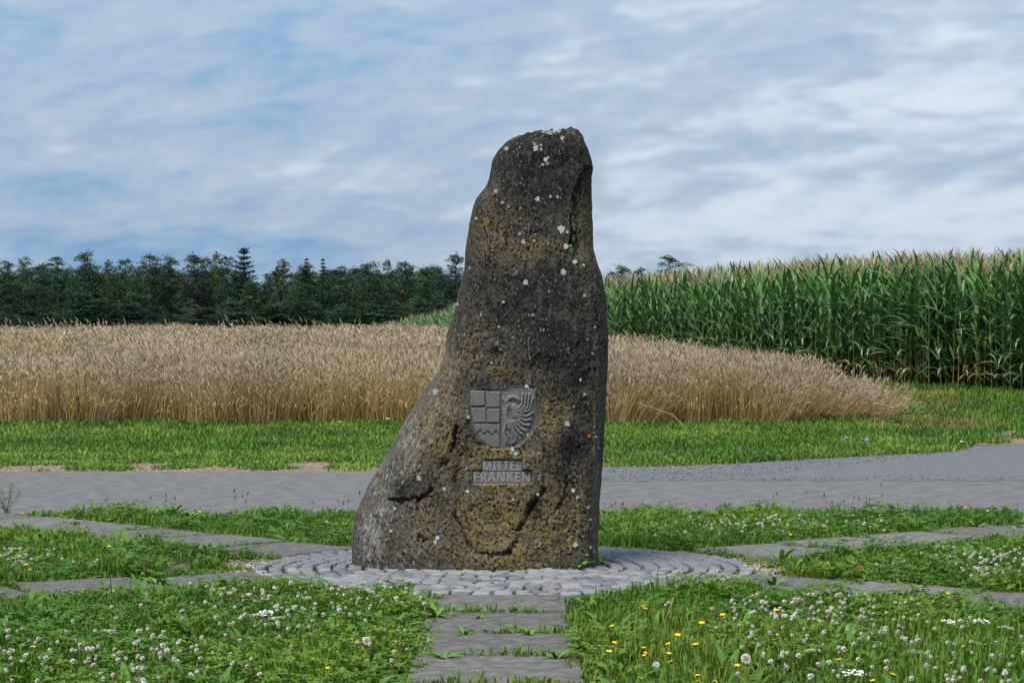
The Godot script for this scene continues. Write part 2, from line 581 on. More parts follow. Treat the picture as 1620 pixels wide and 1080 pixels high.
func stone_circle() -> void:
	var root := thing("cobbled_circle", Vector3(CIRCLE.x, 0, -CIRCLE.y))
	tag(root, "round pavement of grey granite cobbles under the standing stone", "pavement", "", "structure")
	var bed := Geo.new()
	for i in 72:
		var a := TAU * i / 72.0
		var b := TAU * (i + 1) / 72.0
		bed.tri(Vector3(0, 0.012, 0), Vector3(cos(a), 0.012 / 1.4, sin(a)) * 1.4, Vector3(cos(b), 0.012 / 1.4, sin(b)) * 1.4, Color.WHITE)
	var grit := noise_tex(512, 0.12, 4, [[0.0, Color(0.2, 0.19, 0.15)], [0.55, Color(0.36, 0.34, 0.26)], [1.0, Color(0.55, 0.52, 0.42)]], 53)
	obj("joint_bedding", bed.mesh(), grained(0.6, 1.0, grit, null, 0.0, lin(0.17, 0.165, 0.14)), root)
	var shapes := []
	for i in 8: shapes.append(cobble_mesh(100 + i))
	var speck := noise_tex(512, 0.16, 4, [[0.0, Color(0.5, 0.5, 0.51)], [0.5, Color(0.78, 0.78, 0.79)], [1.0, Color(1, 1, 1)]], 61)
	var bump := noise_tex(512, 0.09, 4, [], 62)
	var mats := []
	for t in [[0.25, 0.26, 0.275], [0.31, 0.316, 0.328], [0.18, 0.188, 0.205], [0.27, 0.26, 0.245], [0.35, 0.354, 0.36]]:
		mats.append(grained(0.37, 0.8, speck, bump, 0.25, lin(t[0], t[1], t[2])))
	rng.seed = 300
	var laid := []
	var r := 1.357
	var ring := 0
	while r > 0.2:
		var deep := 0.084 if ring == 0 else 0.089 + rr(-0.006, 0.006)
		var long := 0.112 if ring == 0 else 0.099
		var k := int(TAU * r / long)
		var a0 := rr(0, TAU)
		var ang := a0
		var stops := PackedFloat32Array()
		for i in k:
			stops.append(ang)
			ang += TAU / k * (1.0 + rr(-0.22, 0.22) * (1.0 if i < k - 1 else 0.0))
		stops.append(a0 + TAU)
		for i in k:
			var w := (stops[i] + stops[i + 1]) * 0.5
			var span := (stops[i + 1] - stops[i]) * r
			var rj := r + rr(-0.007, 0.007)
			var p := Vector2(cos(w), sin(w)) * rj
			if not stone_foot(CIRCLE.x + p.x, CIRCLE.y + p.y, -0.05):
				laid.append([p, w, maxf(span - rr(0.008, 0.022), 0.04), deep - rr(0.010, 0.022), ring])
		r -= deep * 0.5 + 0.0445 if ring == 0 else deep
		ring += 1
	laid.sort_custom(func(a, b): return a[0].y < b[0].y)
	var rest := Swarm.new()
	for i in laid.size():
		var c = laid[i]
		var p: Vector2 = c[0]
		var kind: int = rng.randi() % mats.size()
		if c[4] == 0 and rng.randf() < 0.6: kind = 4
		var y := 0.036 + rr(-0.003, 0.003) + nz.get_noise_2d(p.x * 14.0, p.y * 14.0) * 0.006
		# local x runs along the ring
		var b := Basis(Vector3.UP, c[1] + PI / 2 + rr(-0.06, 0.06)) * Basis.from_euler(Vector3(rr(-0.03, 0.03), 0, rr(-0.03, 0.03)))
		b = b * Basis.from_scale(Vector3(c[2], 0.09, c[3]))
		var t := Transform3D(b, Vector3(p.x, y, -p.y))
		if i < 300:
			var o := obj("cobble", shapes[rng.randi() % 8], mats[kind], root)
			o.transform = t
		else:
			rest.buf.append_array(PackedFloat32Array([b.x.x, b.y.x, b.z.x, p.x, b.x.y, b.y.y, b.z.y, y, b.x.z, b.y.z, b.z.z, -p.y, 1, 1, 1, 1]))
			rest.count += 1
	var rm := grained(0.37, 0.8, speck, bump, 0.8, lin(0.28, 0.29, 0.31))
	swarm_obj("rear_cobbles", shapes[3], rm, rest, "", "", root)


func slab_mesh(sd: int, s: float, thick: float) -> ArrayMesh:
	rng.seed = sd
	var g := Geo.new()
	var m := 12
	var edge := []                                # outline with small chips
	for q in 4:
		for i in m / 4 * 2:
			var t := float(i) / (m / 4 * 2)
			var p := Vector2(-s + 2 * s * t, -s).rotated(q * PI / 2)
			if i == 0: p *= rr(0.965, 0.995)
			else: p *= 1.0 - absf(rng.randfn(0.0, 0.006))
			edge.append(p)
	var k := edge.size()
	var rings := [[1.0, -thick], [1.0, -0.008], [0.985, 0.0], [0.6, 0.0015]]
	for j in 4:
		for i in k:
			var p: Vector2 = edge[i] * rings[j][0]
			g.v.append(Vector3(p.x, rings[j][1] + (rr(-0.0015, 0.0015) if j > 1 else 0.0), p.y))
			var nn := Vector3(edge[i].x, 0, edge[i].y).normalized()
			g.n.append(nn if j == 0 else (nn + Vector3.UP * 0.6).normalized() if j == 1 else (nn * 0.15 + Vector3.UP).normalized() if j == 2 else Vector3.UP)
			g.c.append(Color.WHITE)
	g.v.append(Vector3(0, 0.001, 0)); g.n.append(Vector3.UP); g.c.append(Color.WHITE)
	for j in 3:
		for i in k:
			var p := j * k + i
			var q := j * k + (i + 1) % k
			g.ix.append_array(PackedInt32Array([p, q, p + k, q, q + k, p + k]))
	for i in k:
		g.ix.append_array(PackedInt32Array([3 * k + i, 3 * k + (i + 1) % k, 4 * k]))
	return g.mesh()


func slab_paths() -> void:
	var tex := noise_tex(1024, 0.28, 3, [[0.0, Color(0.42, 0.42, 0.42)], [0.42, Color(0.68, 0.68, 0.68)], [0.6, Color(0.76, 0.76, 0.75)], [1.0, Color(1, 1, 0.99)]], 71)
	var bump := noise_tex(512, 0.15, 4, [], 72)
	var stain := noise_tex(512, 0.014, 4, [[0.3, Color(0.82, 0.82, 0.81)], [0.7, Color(1, 1, 1)]], 73)
	var mats := []
	for k in [0.25, 0.29, 0.222]:
		var m := grained(0.9, 0.95, tex, bump, 0.05, lin(k, k * 0.965, k * 0.925))
		m.detail_enabled = true
		m.detail_albedo = stain
		m.detail_blend_mode = BaseMaterial3D.BLEND_MODE_MUL
		mats.append(m)
	var shapes := []
	for i in 5: shapes.append(slab_mesh(200 + i, 0.327, 0.055))
	# [first slab centre, direction in the ground plane, how many, label]
	var paths := [
		[Vector2(-0.062, 10.12), Vector2(0, -1), 8, "straight path of concrete slabs leading from the camera to the cobbled circle"],
		[Vector2(-0.05, 11.85) + Vector2(-0.7071, 0.7071) * 1.80 + Vector2(0.7071, 0.7071) * -0.12, Vector2(-0.7071, 0.7071), 6, "concrete slab path running from the circle to the road on the left"],
		[Vector2(1.13, 13.05) + Vector2(0.79, 0.613) * 0.28 + Vector2(0.613, -0.79) * 0.36, Vector2(0.79, 0.613), 6, "concrete slab path running from the circle to the road on the right"],
		[Vector2(-1.46, 11.62) + Vector2(-0.857, -0.515) * 0.30 + Vector2(0.515, -0.857) * 0.34, Vector2(-0.857, -0.515), 6, "concrete slab path half hidden by clover left of the circle"],
		[Vector2(1.34, 11.5) + Vector2(0.777, -0.629) * 0.30 + Vector2(-0.629, -0.777) * 0.34, Vector2(0.777, -0.629), 6, "concrete slab path half hidden by clover right of the circle"]]
	var line := Swarm.new()
	rng.seed = 410
	for p in paths:
		var start: Vector2 = p[0]
		var dir: Vector2 = p[1]
		var root := thing("slab_path", Vector3(start.x, 0, -start.y))
		tag(root, p[3], "footpath", "", "structure")
		for i in p[2]:
			var c: Vector2 = start + dir * (0.712 * i)
			var side: Vector2 = dir.orthogonal() * rr(-0.012, 0.012)
			var turn := atan2(dir.y, dir.x)
			var o := obj("slab", shapes[rng.randi() % 5], mats[rng.randi() % 3], root)
			o.position = Vector3(c.x + side.x - start.x, 0.034 + rr(-0.005, 0.006), -(c.y + side.y - start.y))
			o.rotation = Vector3(rr(-0.006, 0.006), turn + (rng.randi() % 4) * PI / 2 + rr(-0.012, 0.012), rr(-0.006, 0.006))
			slab_spots.append([c.x, c.y, turn, 0.327])
			# moss in the joint
			for j in 190:
				var q: Vector2 = c + dir * (0.356 + rr(-0.03, 0.03)) + dir.orthogonal() * rr(-0.34, 0.34)
				var kk := rr(0.7, 1.3)
				line.put(Vector3(q.x, 0.014, -q.y), rr(0, TAU), rr(0.012, 0.026), rr(0.01, 0.026), 0, 0, Color(0.16 * kk, 0.17 * kk, 0.025))
	# moss round the circle and in thin grass
	for i in 2600:
		var w := rr(-0.5, 0.9) if rng.randf() < 0.6 else rr(PI - 0.5, PI + 0.4)
		var r := 1.42 + absf(rng.randfn(0.0, 0.22))
		var q := CIRCLE + Vector2(cos(w), sin(w)) * r
		if on_slab(q.x, q.y, 0.0) or nz.get_noise_2d(q.x * 30.0, q.y * 30.0) < -0.05: continue
		var kk := rr(0.6, 1.2)
		line.put(Vector3(q.x, 0.004, -q.y), rr(0, TAU), rr(0.015, 0.04), rr(0.008, 0.02), 0, 0, Color(0.15 * kk, 0.15 * kk, 0.025))
	swarm_obj("moss", pebble_mesh(8).mesh(), mat(1.0, 0.2), line, "yellow green moss in the slab joints and round the cobbles", "moss")


# ---------------------------------------------------------------- the standing stone
const S := 0.003533            # metres per photograph pixel at the stone
const SIDE_L := [[200, 856], [202, 842], [205, 830], [212, 815], [222, 795], [235, 783], [250, 776], [272, 772], [290, 766], [308, 752], [330, 742], [355, 737], [380, 734], [420, 731], [450, 724], [470, 718], [500, 712], [515, 705], [540, 700], [560, 698], [585, 690], [607, 673], [635, 655], [660, 637], [690, 621], [715, 607], [742, 591], [760, 581], [785, 569], [815, 554], [850, 549], [890, 549], [920, 552]]
const SIDE_R := [[200, 908], [202, 914], [205, 919], [213, 926], [230, 934], [250, 940], [262, 942], [275, 940], [300, 940], [340, 941], [390, 943], [410, 948], [435, 956], [460, 961], [500, 964], [540, 966], [575, 966], [600, 964], [660, 961], [700, 959], [740, 956], [790, 953], [850, 950], [893, 949], [920, 948]]
const PLANE := 0.267           # the dressed panel's distance in front of the stone's axis
const CRACKS := [
	# [points, half width in px, depth in metres]
	[[[725, 677], [721, 707], [712, 722], [699, 736]], 3.2, 0.020],
	[[[721, 690], [727, 730], [721, 770], [723, 814], [736, 847], [747, 870], [775, 876], [807, 873]], 2.8, 0.013],
	[[[807, 873], [819, 845], [829, 821], [840, 803], [847, 795], [862, 772]], 3.6, 0.024],
	[[[606, 789], [635, 789], [662, 786], [676, 779], [684, 770]], 3.0, 0.026],
	[[[640, 790], [622, 765], [642, 757]], 2.5, 0.018],
	[[[660, 697], [685, 684], [690, 670]], 2.5, 0.016],
	[[[720, 700], [738, 672], [745, 660]], 2.0, 0.010],
	[[[926, 262], [921, 282], [910, 300], [907, 330], [907, 390]], 2.2, 0.022],
	[[[668, 845], [688, 855], [700, 853]], 1.8, 0.010],
	[[[740, 556], [790, 556], [805, 580], [836, 606]], 2.0, 0.008],
	[[[800, 630], [860, 700], [872, 740]], 2.0, 0.006],
	[[[905, 730], [899, 760], [893, 790], [880, 810]], 2.6, 0.014],
	[[[580, 880], [595, 893], [615, 903]], 3.0, -0.012],
	[[[752, 520], [765, 528], [782, 545], [795, 560], [808, 583], [838, 608]], 2.5, -0.009]]
const DARKS := [[870, 250, 70, 60, 0.9], [845, 290, 90, 60, 0.5], [905, 262, 35, 45, 0.6], [842, 462, 100, 42, 0.75], [880, 428, 45, 22, 0.8], [895, 540, 48, 95, 0.75], [765, 445, 36, 40, 0.55], [905, 708, 24, 30, 1.0], [893, 745, 14, 26, 0.8], [630, 772, 26, 12, 0.5], [845, 800, 14, 20, 0.7], [745, 690, 18, 22, 0.5], [760, 605, 60, 14, 0.5], [900, 620, 40, 40, 0.45], [745, 320, 22, 60, 0.4]]
const OCHRES := [[770, 372, 52, 45, 0.55], [850, 396, 58, 22, 0.65], [926, 350, 18, 60, 0.9], [920, 410, 40, 30, 0.4], [705, 610, 28, 70, 0.6], [700, 690, 60, 60, 0.65], [810, 830, 105, 85, 0.95], [790, 725, 75, 45, 0.95], [868, 660, 45, 50, 0.75], [780, 590, 60, 30, 0.45], [905, 830, 45, 75, 0.75], [690, 840, 50, 60, 0.5], [950, 470, 20, 60, 0.4], [740, 560, 30, 50, 0.4], [945, 610, 14, 60, 0.5]]
const GREYS := [[640, 690, 30, 60, 0.7], [600, 780, 24, 70, 0.7], [585, 850, 32, 60, 0.8], [700, 560, 18, 60, 0.6], [944, 760, 7, 120, 0.8], [948, 600, 10, 70, 0.5], [845, 770, 26, 18, 0.7], [640, 850, 50, 40, 0.45], [900, 480, 12, 70, 0.3], [815, 455, 8, 40, 0.4], [700, 720, 24, 22, 0.5], [830, 350, 14, 45, 0.35], [680, 640, 14, 30, 0.4]]
var grid_x := PackedFloat32Array()       # photograph x of each point of the stone's front, row by row
var grid_p := PackedVector3Array()
var grid_n := PackedVector3Array()
const ROWS := 430
const NF := 330
const NB := 70
const PY_LOW := 920.0
const PY_TOP := 200.0


func blobs(tab: Array, px: float, py: float) -> float:
	var k := 0.0
	for b in tab:
		var u: float = (px - b[0]) / b[2]
		var w: float = (py - b[1]) / b[3]
		var q := u * u + w * w
		if q < 4.0: k = maxf(k, b[4] * exp(-q * 0.8))
	return k


func inset_mask(px: float, py: float) -> float:            # 1 on the dressed shield and lettering, 0 away from them
	var k := 0.0
	if px > 736 and px < 856 and py > 610 and py < 716:
		var half := 52.5 if py < 650 else 52.5 * sqrt(maxf(0.0, 1.0 - pow((py - 650.0) / 58.5, 2.2)))
		var e := minf(half - absf(px - 795.5), minf(py - 616.0, 708.0 - py))
		k = smoothstep(-1.5, 0.5, e)
	if py > 722 and py < 765:
		k = maxf(k, smoothstep(-1.5, 0.5, minf(minf(px - 763.5, 826.0 - px), minf(py - 726.0, 745.0 - py))))
		k = maxf(k, smoothstep(-1.5, 0.5, minf(minf(px - 748.5, 840.0 - px), minf(py - 742.5, 762.0 - py))))
	return k


func standing_stone() -> void:
	var root := thing("standing_stone", Vector3(-0.205, 0, -11.95))
	tag(root, "tall dark lichen-spotted standing stone with a carved shield and lettering", "standing stone")
	var big := FastNoiseLite.new(); big.seed = 3; big.noise_type = FastNoiseLite.TYPE_SIMPLEX; big.frequency = 1.6; big.fractal_octaves = 3
	var mid := FastNoiseLite.new(); mid.seed = 4; mid.noise_type = FastNoiseLite.TYPE_SIMPLEX; mid.frequency = 8.0; mid.fractal_octaves = 4; mid.fractal_gain = 0.55
	var pit := FastNoiseLite.new(); pit.seed = 5; pit.noise_type = FastNoiseLite.TYPE_SIMPLEX; pit.frequency = 34.0; pit.fractal_octaves = 3
	var speck := FastNoiseLite.new(); speck.seed = 6; speck.noise_type = FastNoiseLite.TYPE_SIMPLEX; speck.frequency = 70.0; speck.fractal_octaves = 2
	var facet := FastNoiseLite.new(); facet.seed = 7; facet.noise_type = FastNoiseLite.TYPE_CELLULAR; facet.frequency = 5.0; facet.cellular_return_type = FastNoiseLite.RETURN_DISTANCE2_SUB; facet.fractal_type = FastNoiseLite.FRACTAL_NONE
	var raised := PackedVector2Array([Vector2(723, 700), Vector2(723, 770), Vector2(725, 814), Vector2(738, 847), Vector2(749, 870), Vector2(805, 872), Vector2(828, 821), Vector2(846, 795), Vector2(850, 745), Vector2(800, 712)])
	var lip := PackedVector2Array([Vector2(606, 788), Vector2(662, 785), Vector2(684, 769), Vector2(676, 745), Vector2(640, 752), Vector2(612, 770)])
	var boxes := []
	for cr in CRACKS:
		var r := Rect2(cr[0][0][0], cr[0][0][1], 0, 0)
		for q in cr[0]: r = r.expand(Vector2(q[0], q[1]))
		boxes.append(r.grow(cr[1] * 3.5))
	var ring := NF + NB
	var g := Geo.new()
	g.v.resize(ROWS * ring); g.n.resize(ROWS * ring); g.c.resize(ROWS * ring)
	grid_x.resize(ROWS * NF)
	var base := PackedVector3Array()
	base.resize(ring)
	for j in ROWS:
		var t := float(j) / (ROWS - 1)
		var py := lerpf(PY_LOW, PY_TOP, t)
		var cap := 1.0
		if t > 0.955: cap = sqrt(maxf(0.0, 1.0 - pow((t - 0.955) / 0.045, 2.0)))
		var l := along(SIDE_L, py)
		var r := along(SIDE_R, py)
		var y := CAM_H + (567.0 - py) * S
		var cx := (l + r) * 0.5
		var a := (r - l) * 0.5
		var df := along([[203, 0.19], [300, 0.235], [450, 0.255], [560, 0.272], [920, 0.28]], py) * maxf(cap, 0.02)
		var db := along([[203, 0.16], [400, 0.24], [600, 0.3], [920, 0.33]], py) * maxf(cap, 0.02)
		var chamfer := along([[203, 10], [330, 22], [500, 26], [580, 34], [640, 52], [740, 62], [830, 50], [920, 30]], py)
		var deepness := along([[203, 0.03], [480, 0.05], [560, 0.09], [650, 0.15], [760, 0.15], [850, 0.09], [920, 0.05]], py)
		for i in ring:
			var s: float
			var z: float
			if i < NF:
				s = sin(PI / 2 * (2.0 * i / (NF - 1) - 1.0))
				z = df * pow(maxf(0.0, 1.0 - pow(absf(s), 4.0)), 0.45)
				var px := cx + a * s
				var e := clampf((px - l) / chamfer, 0.0, 1.0)
				z -= deepness * pow(1.0 - e, 1.15) * cap
				e = clampf((r - px) / 16.0, 0.0, 1.0)
				z -= 0.05 * (1.0 - e) * cap
			else:
				s = -sin(PI / 2 * (2.0 * (i - NF + 1.0) / (NB + 1) - 1.0))
				z = -db * pow(maxf(0.0, 1.0 - pow(absf(s), 3.0)), 0.5)
				var bx := cx + a * s
				z -= deepness * pow(1.0 - clampf((bx - l) / chamfer, 0.0, 1.0), 1.15) * cap + 0.05 * (1.0 - clampf((r - bx) / 16.0, 0.0, 1.0)) * cap
			base[i] = Vector3((cx + a * s - 752.0) * S, y, z)
		for i in ring:
			var p := base[i]
			var tan := base[(i + 1) % ring] - base[(i + ring - 1) % ring]
			var nn := Vector3(-tan.z, 0, tan.x).normalized()
			nn = Vector3(tan.z, 0, -tan.x).normalized() if nn.dot(Vector3(p.x - (cx - 752.0) * S, 0, p.z)) < 0.0 else nn
			var px := p.x / S + 752.0
			var front := i < NF
			var out_l := clampf((px - l) / chamfer, 0.0, 1.0)
			var on_face := smoothstep(0.7, 1.1, out_l) if front else 0.0
			var nb := big.get_noise_3d(p.x, p.y * 0.8, p.z)
			var nm := mid.get_noise_3d(p.x, p.y, p.z)
			var nv := mid.get_noise_3d(p.x * 2.6, p.y * 0.55, p.z * 2.6 + 9.0)     # upright grain
			var np := pit.get_noise_3d(p.x, p.y, p.z)
			var ns := speck.get_noise_3d(p.x, p.y, p.z)
			var fc := facet.get_noise_3d(p.x + nm * 0.08, p.y * 0.7, p.z + 3.0)
			var mask := inset_mask(px, py) if front else 0.0
			var dark := blobs(DARKS, px, py)
			var och := blobs(OCHRES, px, py)
			var gry := blobs(GREYS, px, py)
			if not front:
				dark = 0.4 + nb * 0.5; och = clampf(0.3 + nm, 0.0, 1.0); gry = 0.2
			if front: dark += 0.3 * smoothstep(380.0, 230.0, py) + 0.12 * smoothstep(400.0, 430.0, py) * smoothstep(590.0, 520.0, py)
			dark = clampf(dark + nm * 0.3 + nv * 0.25 * on_face, 0.0, 1.0)
			och = clampf(och * (1.0 + nm * 0.8), 0.0, 1.0)
			var edge := 1.0 if not front else clampf(minf(px - l, r - px) / 50.0, 0.12, 1.0)
			var h := nb * 0.030 * edge + nm * 0.0065 + nv * 0.008 * on_face - (1.0 - fc) * 0.0 + (fc - 0.35) * 0.02 * (0.35 + 0.9 * (1.0 - on_face))
			h += np * 0.0022 + ns * 0.0006
			var hole := smoothstep(0.10, 0.42, -(ns * 0.75 + np * 0.55)) * (0.4 + 0.6 * och)
			h -= hole * 0.0045
			var slit := 0.0
			if front:
				for q in CRACKS.size():
					if boxes[q].has_point(Vector2(px, py)):
						var cr = CRACKS[q]
						var best := 1e9
						var pts: Array = cr[0]
						var w := Vector2(px + nm * 7.0 + np * 3.0, py + nv * 7.0 + np * 3.0)
						for m in pts.size() - 1:
							var c := Geometry2D.get_closest_point_to_segment(w, Vector2(pts[m][0], pts[m][1]), Vector2(pts[m + 1][0], pts[m + 1][1]))
							best = minf(best, c.distance_to(w))
						var k := exp(-pow(best / cr[1], 2.0)) * clampf(0.75 + nm * 1.6 + np * 0.5, 0.1, 1.15)
						h -= cr[2] * k
						slit = maxf(slit, k if cr[2] > 0.0 else -k)
				if py > 690 and py < 880 and px > 700 and px < 860 and Geometry2D.is_point_in_polygon(Vector2(px + nm * 6.0, py + nv * 6.0), raised): h += 0.006
				if py > 740 and py < 795 and px > 590 and px < 700 and Geometry2D.is_point_in_polygon(Vector2(px + nm * 5.0, py), lip): h += 0.016
				var u := (px - 903.0) / 22.0
				var w2 := (py - 712.0) / 30.0
				h -= 0.030 * exp(-(u * u + w2 * w2) * 1.2)
				if py > 262 and py < 420:                      # the broken flake at the upper right
					var lim := along([[262, 929], [282, 921], [300, 909], [420, 907]], py) + nm * 4.0
					p.z -= 0.036 * smoothstep(0.0, 4.0, px - lim) * smoothstep(420.0, 385.0, py)
			if front: h *= lerpf(0.4, 1.0, clampf(minf(px - l, r - px) / 22.0, 0.0, 1.0))
			else: h *= 0.6
			p += nn * h
			if t > 0.955: p.y += (nm * 0.03 + nb * 0.02 - 0.01 * pow((px - cx) / maxf(a, 1.0), 2.0)) * smoothstep(0.955, 1.0, t)
			if mask > 0.0: p.z = lerpf(p.z, PLANE - 0.008, mask)
			g.v[j * ring + i] = p
			if front: grid_x[j * NF + i] = p.x / S + 752.0
			# surface colours: grey limestone, ochre and black crusts, pale specks; pits and cracks coloured darker
			var f := ns * 0.75 + np * 0.55
			var f2 := speck.get_noise_3d(p.x * 0.8 + 7.0, p.y * 0.5, p.z + 5.0)
			var broad := big.get_noise_3d(p.x * 1.8 + 4.0, p.y * 1.1, p.z)
			var col := Color(0.118, 0.106, 0.088).lerp(Color(0.062, 0.056, 0.049), clampf(0.3 + broad + nm * 0.5, 0.0, 1.0))
			col = col.lerp(Color(0.27, 0.262, 0.248), smoothstep(-0.35, 0.5, f2 * 0.7 + nm * 0.5 + nv * 0.9 + (gry - 0.6) * 0.9) * clampf(gry * 1.3 + 0.1, 0.0, 1.0))
			var oc := Color(0.195, 0.152, 0.082).lerp(Color(0.285, 0.215, 0.095), smoothstep(-0.2, 0.4, f * 0.7 + (och - 0.6) * 0.5))
			oc = oc.lerp(Color(0.26, 0.19, 0.06), 0.55 * smoothstep(0.25, 0.55, nm * 0.8 + ns * 0.5 + (och - 0.8) * 0.5))
			col = col.lerp(oc, smoothstep(-0.6, 0.25, f * 0.8 + nm * 0.5 + (och - 0.5) * 0.9) * clampf(och * 1.3, 0.0, 0.95))
			col = col.lerp(Color(0.028, 0.027, 0.028), clampf(dark * (1.1 + f2 * 0.4 + nv * 1.4), 0.0, 0.93))
			col = col.lerp(Color(0.009, 0.0085, 0.008), 0.94 * smoothstep(0.10, 0.34, -f * 0.9 + nm * 0.25 + (dark - gry) * 0.10 + och * 0.05))
			col = col.lerp(Color(0.38, 0.38, 0.37), 0.7 * smoothstep(0.40, 0.64, f2 * 0.8 + nv * 0.45 + nm * 0.2 + (gry - dark) * 0.1))
			if slit > 0.0: col = col.lerp(Color(0.02, 0.019, 0.017), slit * 0.85)
			elif slit < 0.0: col = col.lerp(Color(0.24, 0.235, 0.225), -slit * 0.6)
			col = col.lerp(Color(0.12, 0.12, 0.12), mask)
			if not front or py > 903: col = col.lerp(Color(0.1, 0.09, 0.04), 0.3)
			g.c[j * ring + i] = col
	for j in ROWS:
		for i in ring:
			var e := g.v[j * ring + (i + 1) % ring] - g.v[j * ring + (i + ring - 1) % ring]
			var u := g.v[mini(j + 1, ROWS - 1) * ring + i] - g.v[maxi(j - 1, 0) * ring + i]
			g.n[j * ring + i] = e.cross(u).normalized()
	for j in ROWS - 1:
		for i in ring:
			var p := j * ring + i
			var q := j * ring + (i + 1) % ring
			g.ix.append_array(PackedInt32Array([p, p + ring, q, q, p + ring, q + ring]))
	grid_p.resize(ROWS * NF); grid_n.resize(ROWS * NF)
	for j in ROWS:
		for i in NF:
			grid_p[j * NF + i] = g.v[j * ring + i]
			grid_n[j * NF + i] = g.n[j * ring + i]
	var grain := noise_tex(1024, 0.11, 4, [[0.0, Color(0.42, 0.42, 0.43)], [0.5, Color(0.85, 0.85, 0.85)], [1.0, Color(1, 1, 1)]], 81)
	var rough := noise_tex(1024, 0.06, 5, [], 82)
	var rock := grained(0.55, 0.92, grain, rough, 0.45, Color.WHITE, false, true)
	rock.metallic_specular = 0.3
	obj("stone_body", g.mesh(), rock, root)
	carvings(root, grain)
	lichens(root)


func on_stone(px: float, py: float, lift: float) -> Vector3:
	var j := clampi(roundi((PY_LOW - py) / (PY_LOW - PY_TOP) * (ROWS - 1)), 0, ROWS - 1)
	var lo := 0
	var hi := NF - 1
	while hi - lo > 1:
		var m := (lo + hi) / 2
		if grid_x[j * NF + m] < px: lo = m
		else: hi = m
	return grid_p[j * NF + lo] + grid_n[j * NF + lo] * lift


func inside_by(poly: PackedVector2Array, p: Vector2) -> float:       # distance inside an outline, negative outside
	var best := 1e9
	for i in poly.size():
		best = minf(best, Geometry2D.get_closest_point_to_segment(p, poly[i], poly[(i + 1) % poly.size()]).distance_to(p))
	return best if Geometry2D.is_point_in_polygon(p, poly) else -best


# a piece of carved relief: the outline (photograph pixels) gets a rounded edge; strokes [points, radius] rise or cut into it
func relief(called: String, poly: PackedVector2Array, high: float, bevel: float, strokes: Array, material: Material, parent: Node, step := 0.55, floor_z := 0.0) -> MeshInstance3D:
	var box := Rect2(poly[0], Vector2.ZERO)
	for p in poly: box = box.expand(p)
	var w := int(box.size.x / step) + 3
	var hh := int(box.size.y / step) + 3
	var g := Geo.new()
	var keep := PackedByteArray()
	for j in hh:
		for i in w:
			var p := box.position + Vector2(i - 1, j - 1) * step
			var e := inside_by(poly, p)
			keep.append(1 if e > -step * 0.8 else 0)
			var z := floor_z + high * smoothstep(-0.2, bevel, e) + nz.get_noise_2d(p.x * 9.0, p.y * 9.0) * 0.0016
			var up := 0.0
			for s in strokes:
				var best := 1e9
				var pts: Array = s[0]
				for m in pts.size() - 1:
					var a := Vector2(pts[m][0], pts[m][1])
					var b := Vector2(pts[m + 1][0], pts[m + 1][1])
					best = minf(best, Geometry2D.get_closest_point_to_segment(p, a, b).distance_to(p))
				var q: float = best / s[1]
				if q < 1.0:
					var k: float = s[2] * sqrt(1.0 - q * q)
					up = maxf(up, k * 1.15) if s[2] > 0.0 else up + k
			z += up * smoothstep(0.0, bevel, e)
			g.v.append(Vector3((p.x - 752.0) * S, CAM_H + (567.0 - p.y) * S, PLANE + z))
			g.n.append(Vector3.BACK); 
			var tone := clampf(0.86 + nz.get_noise_2d(p.x * 25.0, p.y * 25.0) * 1.2, 0.2, 1.15)
			g.c.append(Color(0.27 * tone, 0.27 * tone, 0.27 * tone))
	for j in hh:
		for i in w:
			var e := g.v[j * w + mini(i + 1, w - 1)] - g.v[j * w + maxi(i - 1, 0)]
			var u := g.v[maxi(j - 1, 0) * w + i] - g.v[mini(j + 1, hh - 1) * w + i]
			g.n[j * w + i] = e.cross(u).normalized()
	for j in hh - 1:
		for i in w - 1:
			var p := j * w + i
			if keep[p] + keep[p + 1] + keep[p + w] + keep[p + w + 1] >= 3:
				g.ix.append_array(PackedInt32Array([p, p + 1, p + w, p + 1, p + w + 1, p + w]))
	return obj(called, g.mesh(), material, parent)


func zoomed(pts: Array, k := 9.816, o := Vector2(735, 605)) -> Array:
	var out := []
	for p in pts: out.append([p[0] / k + o.x, p[1] / k + o.y])
	return out


func outline(pts: Array) -> PackedVector2Array:
	var out := PackedVector2Array()
	for p in zoomed(pts): out.append(Vector2(p[0], p[1]))
	return out


